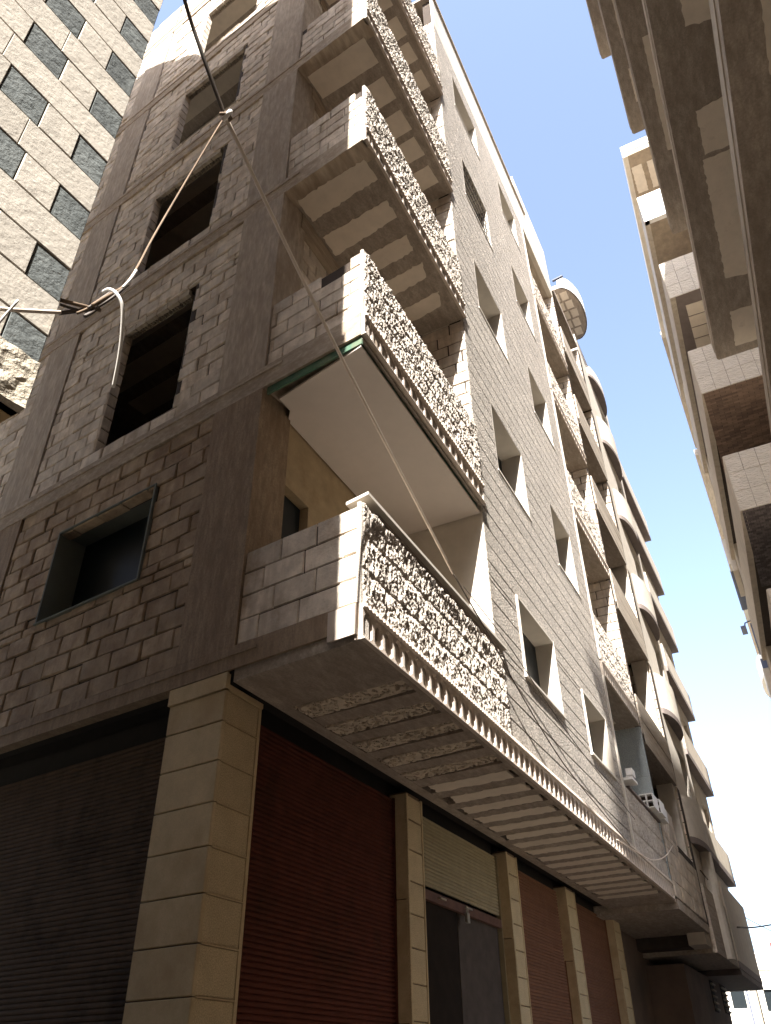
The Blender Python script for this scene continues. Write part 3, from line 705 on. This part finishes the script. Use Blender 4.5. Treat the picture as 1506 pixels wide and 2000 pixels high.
# ---- rounded balconies building
RB = thing('rounded_balcony_building', 'pale building with half-round balconies stacked down its front, past the bare concrete one', 'building', (20.5, 2.6, -ZC))
e = MB(); wall(e, ST, 18.7, 22.6, 2.2, 19.8, 0.06, 0.4, [(21.0, 21.9, z0 + 1.1, z0 + 2.5) for z0 in (4.3, 7.3, 10.2, 13.1, 15.95)])
e.build('front_wall', WPL, RB)
e = MB(); e.box(ST, 18.95, 22.6, 0.42, 8, 2.2, 19.7); e.build('core', DARK, RB)
FE = Frame(18.7, 2.52, 0, -1)
for k, z0 in enumerate((4.3, 7.3, 10.2, 13.1, 15.95, 18.8)):
    P = []; n_ = 22
    for i in range(n_ + 1):
        t = math.pi * i / n_; P.append((20.85 - 1.15 * math.cos(t), 2.5 - 0.26 * math.sin(t)))
    low = ccw(P + [(22.0, 3.0), (19.7, 3.0)])
    e = MB(); e.prism(low, z0, z0 + 0.14); bo = e.build('balcony_slab', GREYP, RB)
    e = MB(); Pi = [(20.85 + (x - 20.85) * .93, 2.53 + (y - 2.53) * .8) for x, y in P]
    e.prism(ccw(P + Pi[::-1]), z0 + 0.141, z0 + (1.05 if k < 5 else 0.5)); e.build('round_parapet', WPL, bo)
e = MB()
P = [(18.75 - 1.22 * math.cos(math.pi * i / 20), 2.5 - 0.5 * math.sin(math.pi * i / 20)) for i in range(21)]
e.prism(ccw(P + [(19.97, 3.2), (17.53, 3.2)]), 20.8, 20.98)
cn = e.build('roof_canopy', CONSOF, RB)
e = MB(); P2 = [(18.75 + (x - 18.75) * 1.01, 2.5 + (y - 2.5) * 1.03) for x, y in P]
e.prism(ccw(P2 + [(18.75 + (x - 18.75) * .97, 2.5 + (y - 2.5) * .95) for x, y in P][::-1]), 20.8, 21.3); e.build('canopy_rim', WHITE, cn)
e = MB(); e.box(ST, 17.6, 19.9, 0.55, 2.6, 18.75, 20.79); e.build('roof_room', WPL, RB)
for q in range(5):
    for r_ in range(2):
        x = 17.75 + q * .42; poly_patch(None, [(x, 2.2 + r_ * .28 + abs(q - 2) * .05), (x + .34, 2.2 + r_ * .28 + abs(q - 2) * .05), (x + .34, 2.42 + r_ * .28 + abs(q - 2) * .05), (x, 2.42 + r_ * .28 + abs(q - 2) * .05)], 20.8, 0.02, 0.01, 400 + q * 2 + r_).build('canopy_infill', CREAM, cn)
e = MB(); e.box(ST, 19.4, 22.6, -0.03, 1.5, 2.12, 4.3 - 0.9); e.build('base_wall', CONLIT, RB)
e = MB()
for x in (20.9,): e.tube([ST.pt(x, 0.02, 2.13), ST.pt(x, 0.02, 4.3)], 0.2, 14); e.build('round_shaft', WPL, RB); e = MB()

# ---- last building of the row, slab canopies
LB = thing('slab_canopy_building', 'farthest building of the left row with thin concrete slabs jutting out at every storey', 'building', (24.8, 2.6, -ZC))
DF = [2.12, 4.58, 7.15, 9.56, 12.0, 14.26, 16.6]
e = MB(); wall(e, ST, 22.65, 26.9, 2.13, 17.6, 0.22, 0.45, [(x, x + .9, z0 + .9, z0 + 2.0) for z0 in DF[:6] for x in (23.3, 25.3)]); e.build('front_wall', RWALL, LB)
e = MB(); e.box(ST, 22.7, 27.0, 0.47, 8, 2.13, 17.4); e.build('core', DARK, LB)
for k, z0 in enumerate(DF):
    e = MB(); e.box(ST, 22.62, 27.1 - 0.01 * k, -0.0 if k else -0.06, 0.6, z0, z0 + 0.16); bo = e.build('slab_canopy', GREYP, LB)
    e = MB(); e.box(ST, 22.62, 27.08 - 0.01 * k, 0.01 if k else -0.05, 0.1, z0 + 0.161, z0 + (0.85 if k else 1.9)); e.build('parapet', WPL if k > 2 else RWALL, bo)
e = MB(); e.box(ST, 19.5, 25.15, 0.7, 4.0, -ZC, 1.98); e.build('ground_floor_wall', bpy.data.materials['dark_stained_wall'], LB)
for (x0, x1, z0, z1) in ((22.55, 23.1, 1.3, 1.93), (24.2, 25.05, 1.35, 1.96)):
    e = MB(); e.box(ST, x0, x1, 0.685, 0.695, z0, z1); g = e.build('vent_window', STEEL, LB)
    for q in range(5):
        s_ = MB(); zz = z0 + .03 + q * (z1 - z0) / 5; s_.box(ST, x0 + .04, x1 - .04, 0.64, 0.68, zz, zz + .035); s_.build('louvre', RWALL, g)
e = MB(); e.box(ST, 22.65, 27.1, -0.05, 6, 2.0, 2.11); e.build('underside', GREYP, LB)

# ================================================================== stone building on the left (near)
NB = thing('stone_clad_building', 'cream stone building with dark basalt insets filling the upper left corner', 'building', (1.12, 1.81, -ZC))
vx_, vy_ = 1 / math.hypot(1, .0897), -.0897 / math.hypot(1, .0897)
NF = Frame(1.122, 1.81, vx_, vy_)              # u = 0 at the far corner, negative towards the viewer
BZ = 1.71; HN = 18.3
stl = Pool('cream_stone', 'upper_cream_stones', NB, STL); std = Pool('basalt_stone', 'upper_basalt_stones', NB, STD)
z = 2.210 - 0.345 - 0.17; row = 0; cz = 2.212 - 0.345
while cz < 9.0:
    # course with dark insets
    u = 0.0; i = 0
    dark = True
    while u > -2.6:
        L = 0.142 if i == 0 else (0.165 if dark else 0.152)
        (std if dark else stl).laid(NF, u - L + .002, (0.003 if dark else 0.0) + R.random() * .002, cz + .002, L - .004, 0.168, D=0.04, ch=0.003, jit=0.0015, tilt=0.003)
        u -= L; dark = not dark; i += 1
    u = 0.0; off = [0.33, 0.5][row % 2]
    first = True
    while u > -2.6:
        L = off if first else 0.64; first = False
        stl.laid(NF, u - L, R.random() * .002, cz + .174, L - .001, 0.169, D=0.04, ch=0.003, jit=0.001, tilt=0.001)
        u -= L
    cz += 0.3455; row += 1
stl.done(); std.done()
e = MB(); e.box(NF, -25, 0, 0.035, 0.3, BZ + 0.12, HN); e.box(NF, -25, -2.62, 0.0, 0.034, BZ + .2, HN); e.build('front_wall', JNT, NB)
e = MB(); e.box(NF, -12, -0.0, 0.30, 12, HN - .3, HN); e.box(NF, -0.2, -0.01, 0.31, 12, BZ + .1, HN - .3); e.build('side_wall', RND, NB)
# ragged rendered foot of the wall
relf = lambda U, Z: 0.022 + 0.014 * vnoise(U, Z, 9, 9, 91) + 0.010 * vnoise(U, Z, 40, 40, 92)
link_mesh('rough_base', relief(2.6, 0.2, 120, 12, relf, RND, 'rough_base'), NF.mtx(-2.6, 0.03, BZ), NB)
e = MB(); e.box(NF, -25, 0, 0.03, 1.05, BZ + 0.0, BZ + 0.1); e.build('soffit', TANP, NB)
e = MB(); e.box(NF, -25, -0.0, 1.06, 12, -ZC, BZ + .1); e.build('ground_floor', DARK, NB)
# roof parapet that rises towards the back
p0 = NF.pt(-0.1, 0, 0)
RP = Frame(p0[0], p0[1], -NF.i[0], -NF.i[1])
e = MB(); e.extr(RP, [(-12, HN), (-0.2, HN), (-0.2, HN + .1), (-1.6, HN + .25), (-2.3, HN + .6), (-3.5, HN + .9), (-4.7, HN + 2.1), (-5.5, HN + 2.7), (-12, HN + 2.7)], 0.0, 0.2); e.build('roof_parapet', RND, NB)

# ================================================================== right-hand building overhead
RA = thing('overhead_balcony_building', 'bare concrete building overhead on the right with stacked balcony slabs', 'building', (4, -1.9, -ZC))
slabs = [(5.70, -0.955, -0.79), (8.98, -0.865, -0.68), (12.12, -0.74, -0.69), (15.46, -0.74, -0.62), (18.65, -0.70, -0.54)]
patches = {0: [[(1.0, -1.17), (3.7, -1.18), (3.8, -1.9), (1.0, -1.9)], [(5.2, -1.24), (7.4, -1.2), (7.4, -1.9), (5.2, -1.9)]],
           1: [[(2.6, -1.15), (4.9, -1.12), (4.97, -1.45), (4.97, -1.9), (2.6, -1.9)], [(5.88, -1.06), (6.47, -1.07), (6.5, -1.85), (5.78, -1.85)], [(6.53, -1.03), (8.47, -1.02), (8.55, -1.4), (8.55, -1.85), (6.55, -1.85)], [(9.11, -.99), (9.85, -.97), (9.85, -1.8), (9.17, -1.8)]],
           2: [[(6.48, -0.94), (8.38, -.925), (8.4, -1.7), (6.47, -1.7)], [(3.4, -.95), (5.9, -.95), (5.9, -1.7), (3.4, -1.7)]],
           3: [[(7.1, -.86), (8.1, -.86), (8.1, -1.6), (7.1, -1.6)], [(8.7, -.84), (9.4, -.84), (9.4, -1.6), (8.7, -1.6)]], 4: [[(8.0, -.8), (9.0, -.8), (9.0, -1.6), (8.0, -1.6)]]}
for k, (z0, ya, yb) in enumerate(slabs):
    x0 = -1.0; x1 = 10.03; yv = lambda x: yb + (x - 10) * (yb - ya) / 8.0
    e = MB(); e.prism(ccw([(x0, yv(x0)), (x1 - .03, yv(x1)), (x1, yv(x1) - .03), (x1, -1.95), (x0, -1.95)]), z0, z0 + 0.25)
    bo = e.build('balcony_slab', CONSOF, RA)
    # thin cast kerb along the edge
    kb = MB(); kb.prism(ccw([(x0, yv(x0) + .008), (x1 - .04, yv(x1) + .008), (x1 - .04, yv(x1) - .1), (x0, yv(x0) - .1)]), z0 + 0.13, z0 + 0.30); kb.build('edge_kerb', CONLIT, bo)
    for q, pts in enumerate(patches[k]):
        poly_patch(None, ccw(pts), z0, 0.02, 0.012 if k != 1 else 0.02, 500 + k * 10 + q).build('soffit_infill', CREAM, bo)
    if k < 4:
        bw = MB(); bw.box(W0, x0, x1, -1.95, -1.85, z0 + 0.25, slabs[k + 1][0]); bw.build('back_wall', MORT, bo)
    else:
        bw = MB(); bw.box(W0, x0, x1, -1.95, -1.85, z0 + 0.25, z0 + 0.5); bw.build('back_wall', MORT, bo)
bd = MB(); bd.box(W0, -6, 10.03, -9, -1.96, 5.7, 22.7); bd.build('upper_body', RWALL, RA)
bd = MB(); bd.box(W0, -28, -6.01, -9, -1.96, -ZC, 15.0); bd.box(W0, -28, -22, -1.95, 9, -ZC, 20.0); bd.build('added_rear_wing', RWALL, RA)  # unseen wing added behind the camera to cut low sky light
bd = MB(); bd.box(W0, -6, 10.03, -9, -1.96, -ZC, 5.69); bd.build('ground_floor', RWALL, RA)
for (p, q) in (((5.35, -1.22, 5.69), (5.5, -1.2, 5.5)), ((5.5, -1.15, 5.69), (5.62, -1.2, 5.56)), ((5.3, -1.05, 5.69), (5.28, -1.07, 5.55)), ((5.6, -1.0, 5.69), (5.66, -1.02, 5.6))):
    t = MB(); t.tube([(p[0], p[1], p[2] + ZC), (q[0], q[1], q[2] + ZC)], 0.006, 5); t.build('tie_wire', WIREB, RA)

# ================================================================== tiled balcony building on the right
RT = thing('tiled_balcony_building', 'cream tiled building on the right, its balcony soffits each in a different finish', 'building', (14.9, -1.2, -ZC))
RX = 14.9; YE = -0.48; tiles = Pool('wall_tile', 'small_wall_tiles', RT, TILE)
lv = [(22.1, 22.62, None, 'patch'), (18.95, 20.05, WPL, 'ochre'), (15.78, 17.12, TILE, 'grey'), (12.53, 13.9, TILE, 'strip'), (9.3, 10.72, TILE, 'mosaic'), (6.1, 7.5, TILE, 'grey2'), (2.9, 4.3, TILE, 'grey2')]
FR = Frame(RX, YE, 0, -1)                     # faces the viewer, u = -(y - YE)
XB = 22.6
stripP = Pool('strip_brick', 'small_strip_bricks', RT, BRT, 200); mosP = Pool('mosaic_piece', 'small_mosaic_pieces', RT, MOS, 200)
for k, (z0, z1, m_, kind) in enumerate(lv):
    e = MB(); e.prism(ccw([(RX + .02, YE - .02), (XB, YE - .02 + .40), (XB, -2.6), (RX + .02, -2.6)]), z0 + 0.004, z0 + 0.2)
    bo = e.build('balcony', {'ochre': OCHB, 'patch': OCHB, 'grey': GREYP, 'strip': MORT, 'mosaic': MORT, 'grey2': GREYP}[kind], RT)
    if m_ is TILE:
        for (u, z, L, H) in rows(0.0, 2.1, z0 + 0.0, z1, 0.31, 0.46, joint=0.006, off=0.0, stag=0):
            tiles.laid(FR, u, 0.0, z, L, H, D=0.02, ch=0.004, jit=0.003)
        e = MB(); e.box(FR, 0.01, 2.1, 0.02, 0.14, z0 + 0.2, z1 - .005); e.build('parapet_core', MORT, bo)
    else:
        e = MB(); e.box(FR, 0.0, 2.1, 0.0, 0.14, z0 + .205 if k == 0 else z0 + 0.0, z1); e.build('end_parapet', WHITE if k < 2 else WPL, bo)
    SF_i = Frame(XB, YE + .40, -(XB - RX), -.40)
    e = MB(); e.box(SF_i, 0, XB - RX, -0.01, 0.12, z0, z1 - 0.01); e.build('street_parapet', RWALL if k else WPL, bo)
    if k: e = MB(); e.box(SF_i, 0, 0.9, 0.1, 1.0, z0, lv[k - 1][0]); e.build('pier', RWALL, bo)
    if kind == 'patch':
        for a in range(3):
            for c in range(3):
                poly_patch(None, ccw([(RX + .45 + a * 1.1, YE - .13 - c * .45), (RX + 1.4 + a * 1.1, YE - .13 - c * .45), (RX + 1.4 + a * 1.1, YE - .43 - c * .45), (RX + .45 + a * 1.1, YE - .43 - c * .45)]), z0, .02, .02, 600 + a * 3 + c).build('soffit_infill', CREAM, bo)
    if kind == 'grey':
        for a in range(6):
            e = MB(); e.prism(ccw([(RX + .4 + a * .42, YE - .3), (RX + .78 + a * .42, YE - .3), (RX + .8 + a * .42, YE - .72), (RX + .42 + a * .42, YE - .72)]), z0 - .012, z0 + .004); e.build('soffit_block', CREAM, bo)
    if kind in ('strip', 'mosaic'):
        # pieces laid on the soffit: local u -> -y, z -> x, outward -> down
        Lp, Hp = (0.23, 0.065) if kind == 'strip' else (0.11, 0.075)
        P_ = stripP if kind == 'strip' else mosP
        for (u, z, L, H) in rows(0.0, 1.9, 0.0, 4.2 if kind == 'strip' else 3.4, Lp, Hp, joint=0.008):
            me = cached_block(L, H, 0.012, 0.002, 0.002, P_.m, R.randrange(3))
            mt = Matrix(((0, 0, 1, RX + .02 + z), (-1, 0, 0, YE - .02 - u), (0, 1, 0, z0 - 0.006 - R.random() * .004 + ZC), (0, 0, 0, 1)))
            mt = mt @ Matrix.Diagonal((1, -1, 1, 1)) if False else mt
            P_.add(me, mt, L, H)
tiles.done(); stripP.done(); mosP.done()
e = MB(); e.box(W0, RX + .3, 22.9, -9, -2.6, -ZC, 22.6); e.build('body', RWALL, RT)

# ---- further right-hand row
def far_block(name, label, x0, x1, y0, ztop, m_, fls, wins=True, loc=None):
    t = thing(name, label, 'building', ((x0 + x1) / 2, y0 - 1, -ZC))
    F = Frame(x1, y0, -1, 0)                  # faces the street (+y); u from the far end
    L = x1 - x0
    hs = [(a, a + 1.1, z + 1.0, z + 2.2) for z in fls for a in np.arange(1.2, L - 1.3, 2.6)] if wins else []
    b_ = MB(); wall(b_, F, 0, L, -ZC, ztop, 0, 0.3, hs); b_.build('front_wall', m_, t)
    b_ = MB(); b_.box(F, 0.02, L - 0.02, 0.31, 8, -ZC, ztop - .1); b_.build('body', DARK if wins else m_, t)
    for h_ in hs:
        w_ = MB(); w_.box(F, h_[0], h_[1], 0.12, 0.16, h_[2], h_[3]); wo = w_.build('window', GLASS, t)
        s_ = MB(); s_.box(F, h_[0] - .05, h_[1] + .05, -0.04, 0.1, h_[2] - .06, h_[2]); s_.build('sill', FRAME, wo)
    for z in fls:
        b_ = MB(); b_.box(F, 0, L, -0.05, -0.002, z - .1, z + .1); b_.build('floor_band', m_, t)
    return t
fb = far_block('street_building', 'tall pale building behind the tiled one, its front edge against the sky', 22.9, 30, -0.22, 22.3, RWALL, (3, 6.2, 9.4, 12.6, 15.8, 19))
fb2 = far_block('street_building', 'pale building near the right edge carrying a dark ribbed balcony box', 30.05, 41, -0.42, 22.1, TOWN, (3, 6.2, 9.4, 12.6, 15.8, 19))
fb3 = far_block('street_building', 'farthest pale building of the right row, behind the street lamp', 41.05, 62, -0.25, 22.0, RWALL, (3, 6.2, 9.4, 12.6, 15.8, 19))
for t, a, c, y, z in ((fb, 22.75, 29.9, -0.04, 22.31), (fb2, 30.1, 40.9, 0.06, 22.11), (fb3, 41.1, 61.9, 0.06, 22.01)):
    b_ = MB(); b_.box(W0, a, c, -1.2, y, z, z + 0.3); b_.build('roof_slab', CONLIT, t)
# balconies and boxes on that row
for (x0, x1, y1, z0, t, m_) in ((23.2, 25, -0.02, 12.5, fb, WPL), (26, 28.5, 0.0, 9.3, fb, WPL), (31, 34, 0.04, 15.8, fb2, TOWN), (36, 39, 0.04, 12.6, fb2, TOWN), (43, 47, 0.06, 15.8, fb3, TOWN)):
    b_ = MB(); b_.box(W0, x0, x1, -0.9, y1, z0, z0 + 1.15); b_.build('balcony', m_, t)
rb = MB(); rb.box(W0, 29.0, 32.4, -0.40, 0.08, 15.6, 15.66)
ro = rb.build('balcony_box', BLUEM, fb2)
for q in range(6):
    r2 = MB(); r2.box(W0, 29.0, 32.4, -0.38 + q * .075, -0.355 + q * .075, 15.57, 15.6); r2.build('rib', BLUEM, ro)
rb = MB(); rb.box(W0, 28.4, 28.98, -0.42, 0.06, 15.6, 16.7); rb.build('balcony_cheek', WPL, fb2)
for (x, z, y) in ((34.5, 13.4, -0.02), (36.5, 12.9, 0.0), (33.5, 14.6, -.05)):
    b_ = MB(); b_.box(W0, x, x + 1.3, -0.42, y, z, z + 0.9); b_.build('window_cage', BLUEM, fb2)
# street lamp bracket and rounded canopy on the far row
lm = thing('street_lamp', 'small wall lamp on a bent arm reaching over the street from the right row', 'lamp', (32, -0.3, 14.6))
t = MB(); t.tube([W0.pt(32, -0.42, 14.5), W0.pt(32, -0.1, 14.9), W0.pt(32, 0.12, 14.85), W0.pt(32, 0.2, 14.62)], 0.03); t.build('arm', BLUEM, lm)
t = MB(); t.prism([(31.7, .12), (32.3, .12), (32.3, .32), (31.7, .32)], 14.5, 14.62); t.build('lamp_head', BLUEM, lm)
t = MB(); P = [(45.5 + 2.0 * math.cos(math.pi * i / 10), -0.2 + 0.45 * math.sin(math.pi * i / 10)) for i in range(11)]
t.prism(ccw(P), 17.2, 18.4); tag(t.build('rounded_balcony', TOWN), 'small beige rounded balcony bulging from the right row against the white sky', 'balcony')

# ================================================================== things on ledges
hb = thing('hollow_blocks', 'row of white hollow blocks standing on the ledge of the shaded balcony', 'hollow block', (15.1, 2.45, 3.86))
def hollow_x(x0, x1, y0, y1, z0, z1):
    t = MB(); w_ = 0.016
    for i in range(3):
        y = y0 + (y1 - y0 - w_) * i / 2; t.box(W0, x0, x1, y, y + w_, z0, z1)
    for j in range(3):
        z = z0 + (z1 - z0 - w_) * j / 2
        for i in range(2):
            a = y0 + (y1 - y0 - w_) * i / 2 + w_; c = y0 + (y1 - y0 - w_) * (i + 1) / 2; t.box(W0, x0, x1, a, c, z, z + w_)
    return t
for q, (xx, dy, dz) in enumerate(((14.75, 0, 0), (15.18, -.03, 0), (15.61, .01, 0))):
    hollow_x(xx, xx + .4, 2.30 + dy, 2.54 + dy, 3.858, 4.10).build('hollow_block', WHITE, hb)
    t = MB(); t.box(W0, xx + .12, xx + .14, 2.317 + dy, 2.523 + dy, 3.875, 4.08); t.build('hole_shade_plate', DARK, hb)  # dark plate inside the block paints the shade of its holes
cb = thing('white_bracket_box', 'small white box on a bracket at the edge of the shaded balcony opening', 'box', (13.25, 2.35, 3.9))
t = MB(); t.box(ST, 13.2, 13.42, -0.10, 0.0, 3.99, 4.10); t.build('box', WHITE, cb)
t = MB(); t.box(ST, 13.12, 13.5, -0.1, 0.08, 3.90, 3.94); t.box(ST, 13.25, 13.3, -0.02, 0.02, 3.94, 4.0); t.build('bracket', WHITE, cb)

# ================================================================== cables
def ray(px, py, dist):
    v = Vector((px - 753, -(py - 1000), -1563.3128)).normalized()
    w_ = Vector([sum(M[i][j] * v[j] for j in range(3)) for i in range(3)]); return Vector((w_.x * dist, w_.y * dist, w_.z * dist + ZC))
def smooth(pts, n=6):
    out = []; P = [pts[0]] + pts + [pts[-1]]
    for i in range(1, len(P) - 2):
        for j in range(n):
            t = j / n; a, b_, c, d = P[i - 1], P[i], P[i + 1], P[i + 2]
            out.append(0.5 * ((2 * b_) + (-a + c) * t + (2 * a - 5 * b_ + 4 * c - d) * t * t + (-a + 3 * b_ - 3 * c + d) * t ** 3))
    out.append(pts[-1]); return out
def cable(name, lab, m_, r, pts, n=6, straight=False):
    t = MB(); t.tube(pts if straight else smooth(pts, n), r, 7); o = t.build(name, m_, smooth=True); tag(o, lab, 'cable'); return o
knot = ray(440, 228, 5.0); ledge = ray(885, 1120, 7.55)
cable('diagonal_cable', 'long pale cable running diagonally across the picture down to the first balcony ledge', CORD, 0.0125, [knot, ray(655, 675, 6.1), ledge], 8)
cable('upper_cable', 'dark cable coming in from the top left down to the tied knot', WIREB, 0.011, [ray(352, -60, 5.3), ray(362, 5, 5.25), ray(400, 120, 5.1), knot], 6)  # dark colour paints in the silhouette of the cable's upper run
cable('branch_cable', 'pale brown cable dropping from the knot to the tangle beside the stone corner', TWINE, 0.005, [knot, ray(424, 252, 4.85), ray(350, 376, 4.3), ray(300, 462, 3.8), ray(268, 522, 3.5), ray(240, 560, 3.35), ray(180, 600, 3.2)], 6)
cable('slack_cable', 'white slack cable just above the tangle beside the stone corner', CORDW, 0.005, [ray(266, 528, 3.1), ray(255, 545, 3.05), ray(240, 562, 3.02)], 5)
cable('hanging_cord', 'bright white cord end hanging in a hook shape below the tangle', CORDW, 0.006, [ray(202, 570, 2.95), ray(214, 565, 2.9), ray(229, 575, 2.86), ray(239, 600, 2.84), ray(238, 650, 2.83), ray(232, 700, 2.83), ray(221, 757, 2.84)], 6)
cable('stone_cable', 'pale cable lying level across the stone wall at the left edge', CORD, 0.0065, [ray(-40, 596, 2.6), ray(0, 603, 2.6), ray(60, 607, 2.62), ray(118, 610, 2.66)], 5)
cable('crossing_cord', 'short pale cord crossing the level cable at the left edge', CORDW, 0.004, [ray(-20, 650, 2.55), ray(0, 628, 2.55), ray(36, 586, 2.56)], 4)
kn = thing('cable_tangle', 'dark tangle of tied wires beside the stone corner', 'tangle of wires', tuple(ray(180, 600, 3.2) - Vector((0, 0, ZC))))
rr_ = random.Random(3)
for q, (a, c) in enumerate((((118, 586), (196, 606)), ((118, 595), (170, 608)), ((115, 612), (190, 600)), ((150, 612), (196, 588)), ((165, 618), (192, 600)), ((172, 602), (215, 572)), ((180, 597), (235, 566)), ((190, 600), (250, 556)))):
    t = MB(); t.tube(smooth([ray(*a, 3.15), ray((a[0] + c[0]) / 2, (a[1] + c[1]) / 2 + 5 * (rr_.random() - .2), 3.17), ray(*c, 3.2)], 5), 0.0055 if q % 2 else 0.008, 6); t.build('wire_strand', WIREB if q % 3 else TWINE, kn, smooth=True)
kk = thing('cable_knot', 'pale knot of taped wire where the diagonal cables meet', 'knot', tuple(knot - Vector((0, 0, ZC))))
for q, (a, c) in enumerate((((430, 222), (452, 232)), ((436, 234), (450, 218)), ((440, 220), (448, 236)))):
    t = MB(); t.tube(smooth([ray(*a, 4.96), ray((a[0] + c[0]) / 2 + 3, (a[1] + c[1]) / 2 - 4, 4.94), ray(*c, 4.97)], 5), 0.014 if q == 1 else 0.009, 7); t.build('twist', CORDW if q == 1 else TWINE, kk, smooth=True)
# wires lying on the street wall
def onst(px, py, off=0.03):
    r = ray(px, py, 1.0) - Vector((0, 0, ZC)); k = (2.4 - off) / r.y; return Vector((r.x * k, 2.4 - off, r.z * k + ZC))
cable('wall_wire', 'dark wire slanting down the clad wall below the first balcony ledge', WIREB, 0.007, [onst(885, 1120, .06), onst(960, 1250), onst(1020, 1360), onst(1100, 1490, .04), onst(1180, 1590, .05), onst(1230, 1650, .06)])
cable('thin_wall_wire', 'thinner dark wire crossing the clad wall above the carved frieze', WIREB, 0.005, [onst(905, 1145, .05), onst(990, 1255), onst(1060, 1360), onst(1130, 1460, .04), onst(1240, 1600, .05)])
cable('loop_wire', 'pale wire sagging in a loop under the far shaded balcony', CORD, 0.009, [onst(1205, 1640, .06), onst(1245, 1665, .08), onst(1275, 1680, .1), onst(1300, 1672, .1), onst(1314, 1652, .06)])
cable('far_wire', 'thin wire crossing the open sky at the lower right', WIREB, 0.012, [onst(1368, 1700, .1), ray(1440, 1782, 30), ray(1530, 1830, 34)], 4)
cable('far_thick_wire', 'short dark wire running level over the town at the right edge', WIREB, 0.02, [ray(1440, 1811, 24), ray(1475, 1811, 26), ray(1530, 1802, 30)], 4)

# ================================================================== town beyond the street end
def town(x, y0, y1, z1, lab, ws, m_=TOWN, arch=False):
    t = thing('town_building', lab, 'building', (x, (y0 + y1) / 2, -ZC), None)
    F = Frame(x, y1, 0, -1); L = y1 - y0
    hs = []
    for i in range(ws):
        for zz in np.arange(1.0, z1 - 1.4, 2.9):
            a = L * (i + .5) / ws; hs.append((a - .45, a + .45, zz, zz + 1.3))
    b_ = MB(); wall(b_, F, 0, L, -ZC, z1, 0, .3, hs); b_.build('front_wall', m_, t)
    b_ = MB(); b_.box(F, 0.03, L - .03, .31, 9, -ZC, z1 - .1); b_.build('body', m_, t)
    for h_ in hs:
        w_ = MB(); w_.box(F, h_[0], h_[1], .15, .2, h_[2], h_[3]); w_.build('window', GLASS, t)
    b_ = MB(); b_.box(F, -.1, L + .1, -.12, -.002, z1 - .2, z1); b_.build('cornice', m_, t)
    return t
town(66, 6.6, 11.5, 5.6, 'low white building at the street end, left of the gap', 3)
town(70, 3.2, 6.5, 6.6, 'white building at the street end with few windows, right of the low one', 2)
town(95, 6.0, 13, 10.2, 'taller white building rising behind the low ones at the street end', 4)
town(110, -2, 5.8, 14.5, 'farthest white block at the right edge of the street end', 4)
F_ = Frame(64, 7.6, 0, -1)
t = MB(); P = [(0.0 + 0.9 * math.cos(math.pi * i / 12), 0.55 + 0.9 * math.sin(math.pi * i / 12)) for i in range(13)]
t.extr(Frame(62, 4.8, 0, -1), [(u + 0.0, z + 1.6) for u, z in P], 0, 0.6); tag(t.build('arched_awning', RND), 'small beige arched awning low down at the street end', 'awning')
t = MB(); t.tube([(60, 6.1, 0), (60, 6.2, 1.6 + 5)], 0.06, 6); tag(t.build('pole', BLUEM), 'thin grey pole standing among the white town buildings', 'pole')
t = MB(); t.box(Frame(61, 4.3, 0, -1), 0, .9, 0, .05, 6.6, 7.0); tag(t.build('red_sign', RED), 'small red sign board above the white town buildings', 'sign')
sb = MB()
for i in range(500):
    a = R.random() * 6.28; rr = R.random() ** .5; cx = 58 + math.cos(a) * rr * .8; cy = 7.2 + math.sin(a) * rr * .9; cz = ZC + 1.6 + R.random() * 1.0 * (1.2 - rr)
    d1 = Vector((R.random() - .5, R.random() - .5, R.random() - .5)) * .3; d2 = Vector((R.random() - .5, R.random() - .5, R.random() - .5)) * .2
    p = Vector((cx, cy, cz)); sb.raw([p, p + d1, p + d1 + d2, p + d2], [(0, 1, 2, 3)])
sh = thing('shrub', 'small green shrub on the wall at the end of the street', 'shrub', (58, 7.2, 1.0))
sb.build('foliage', LEAF, sh, kind='stuff')
t = MB(); t.box(W0, 57.5, 58.6, 5.0, 9.5, -ZC, 1.35); tag(t.build('garden_wall', TOWN), 'low white garden wall crossing the end of the street', 'wall')
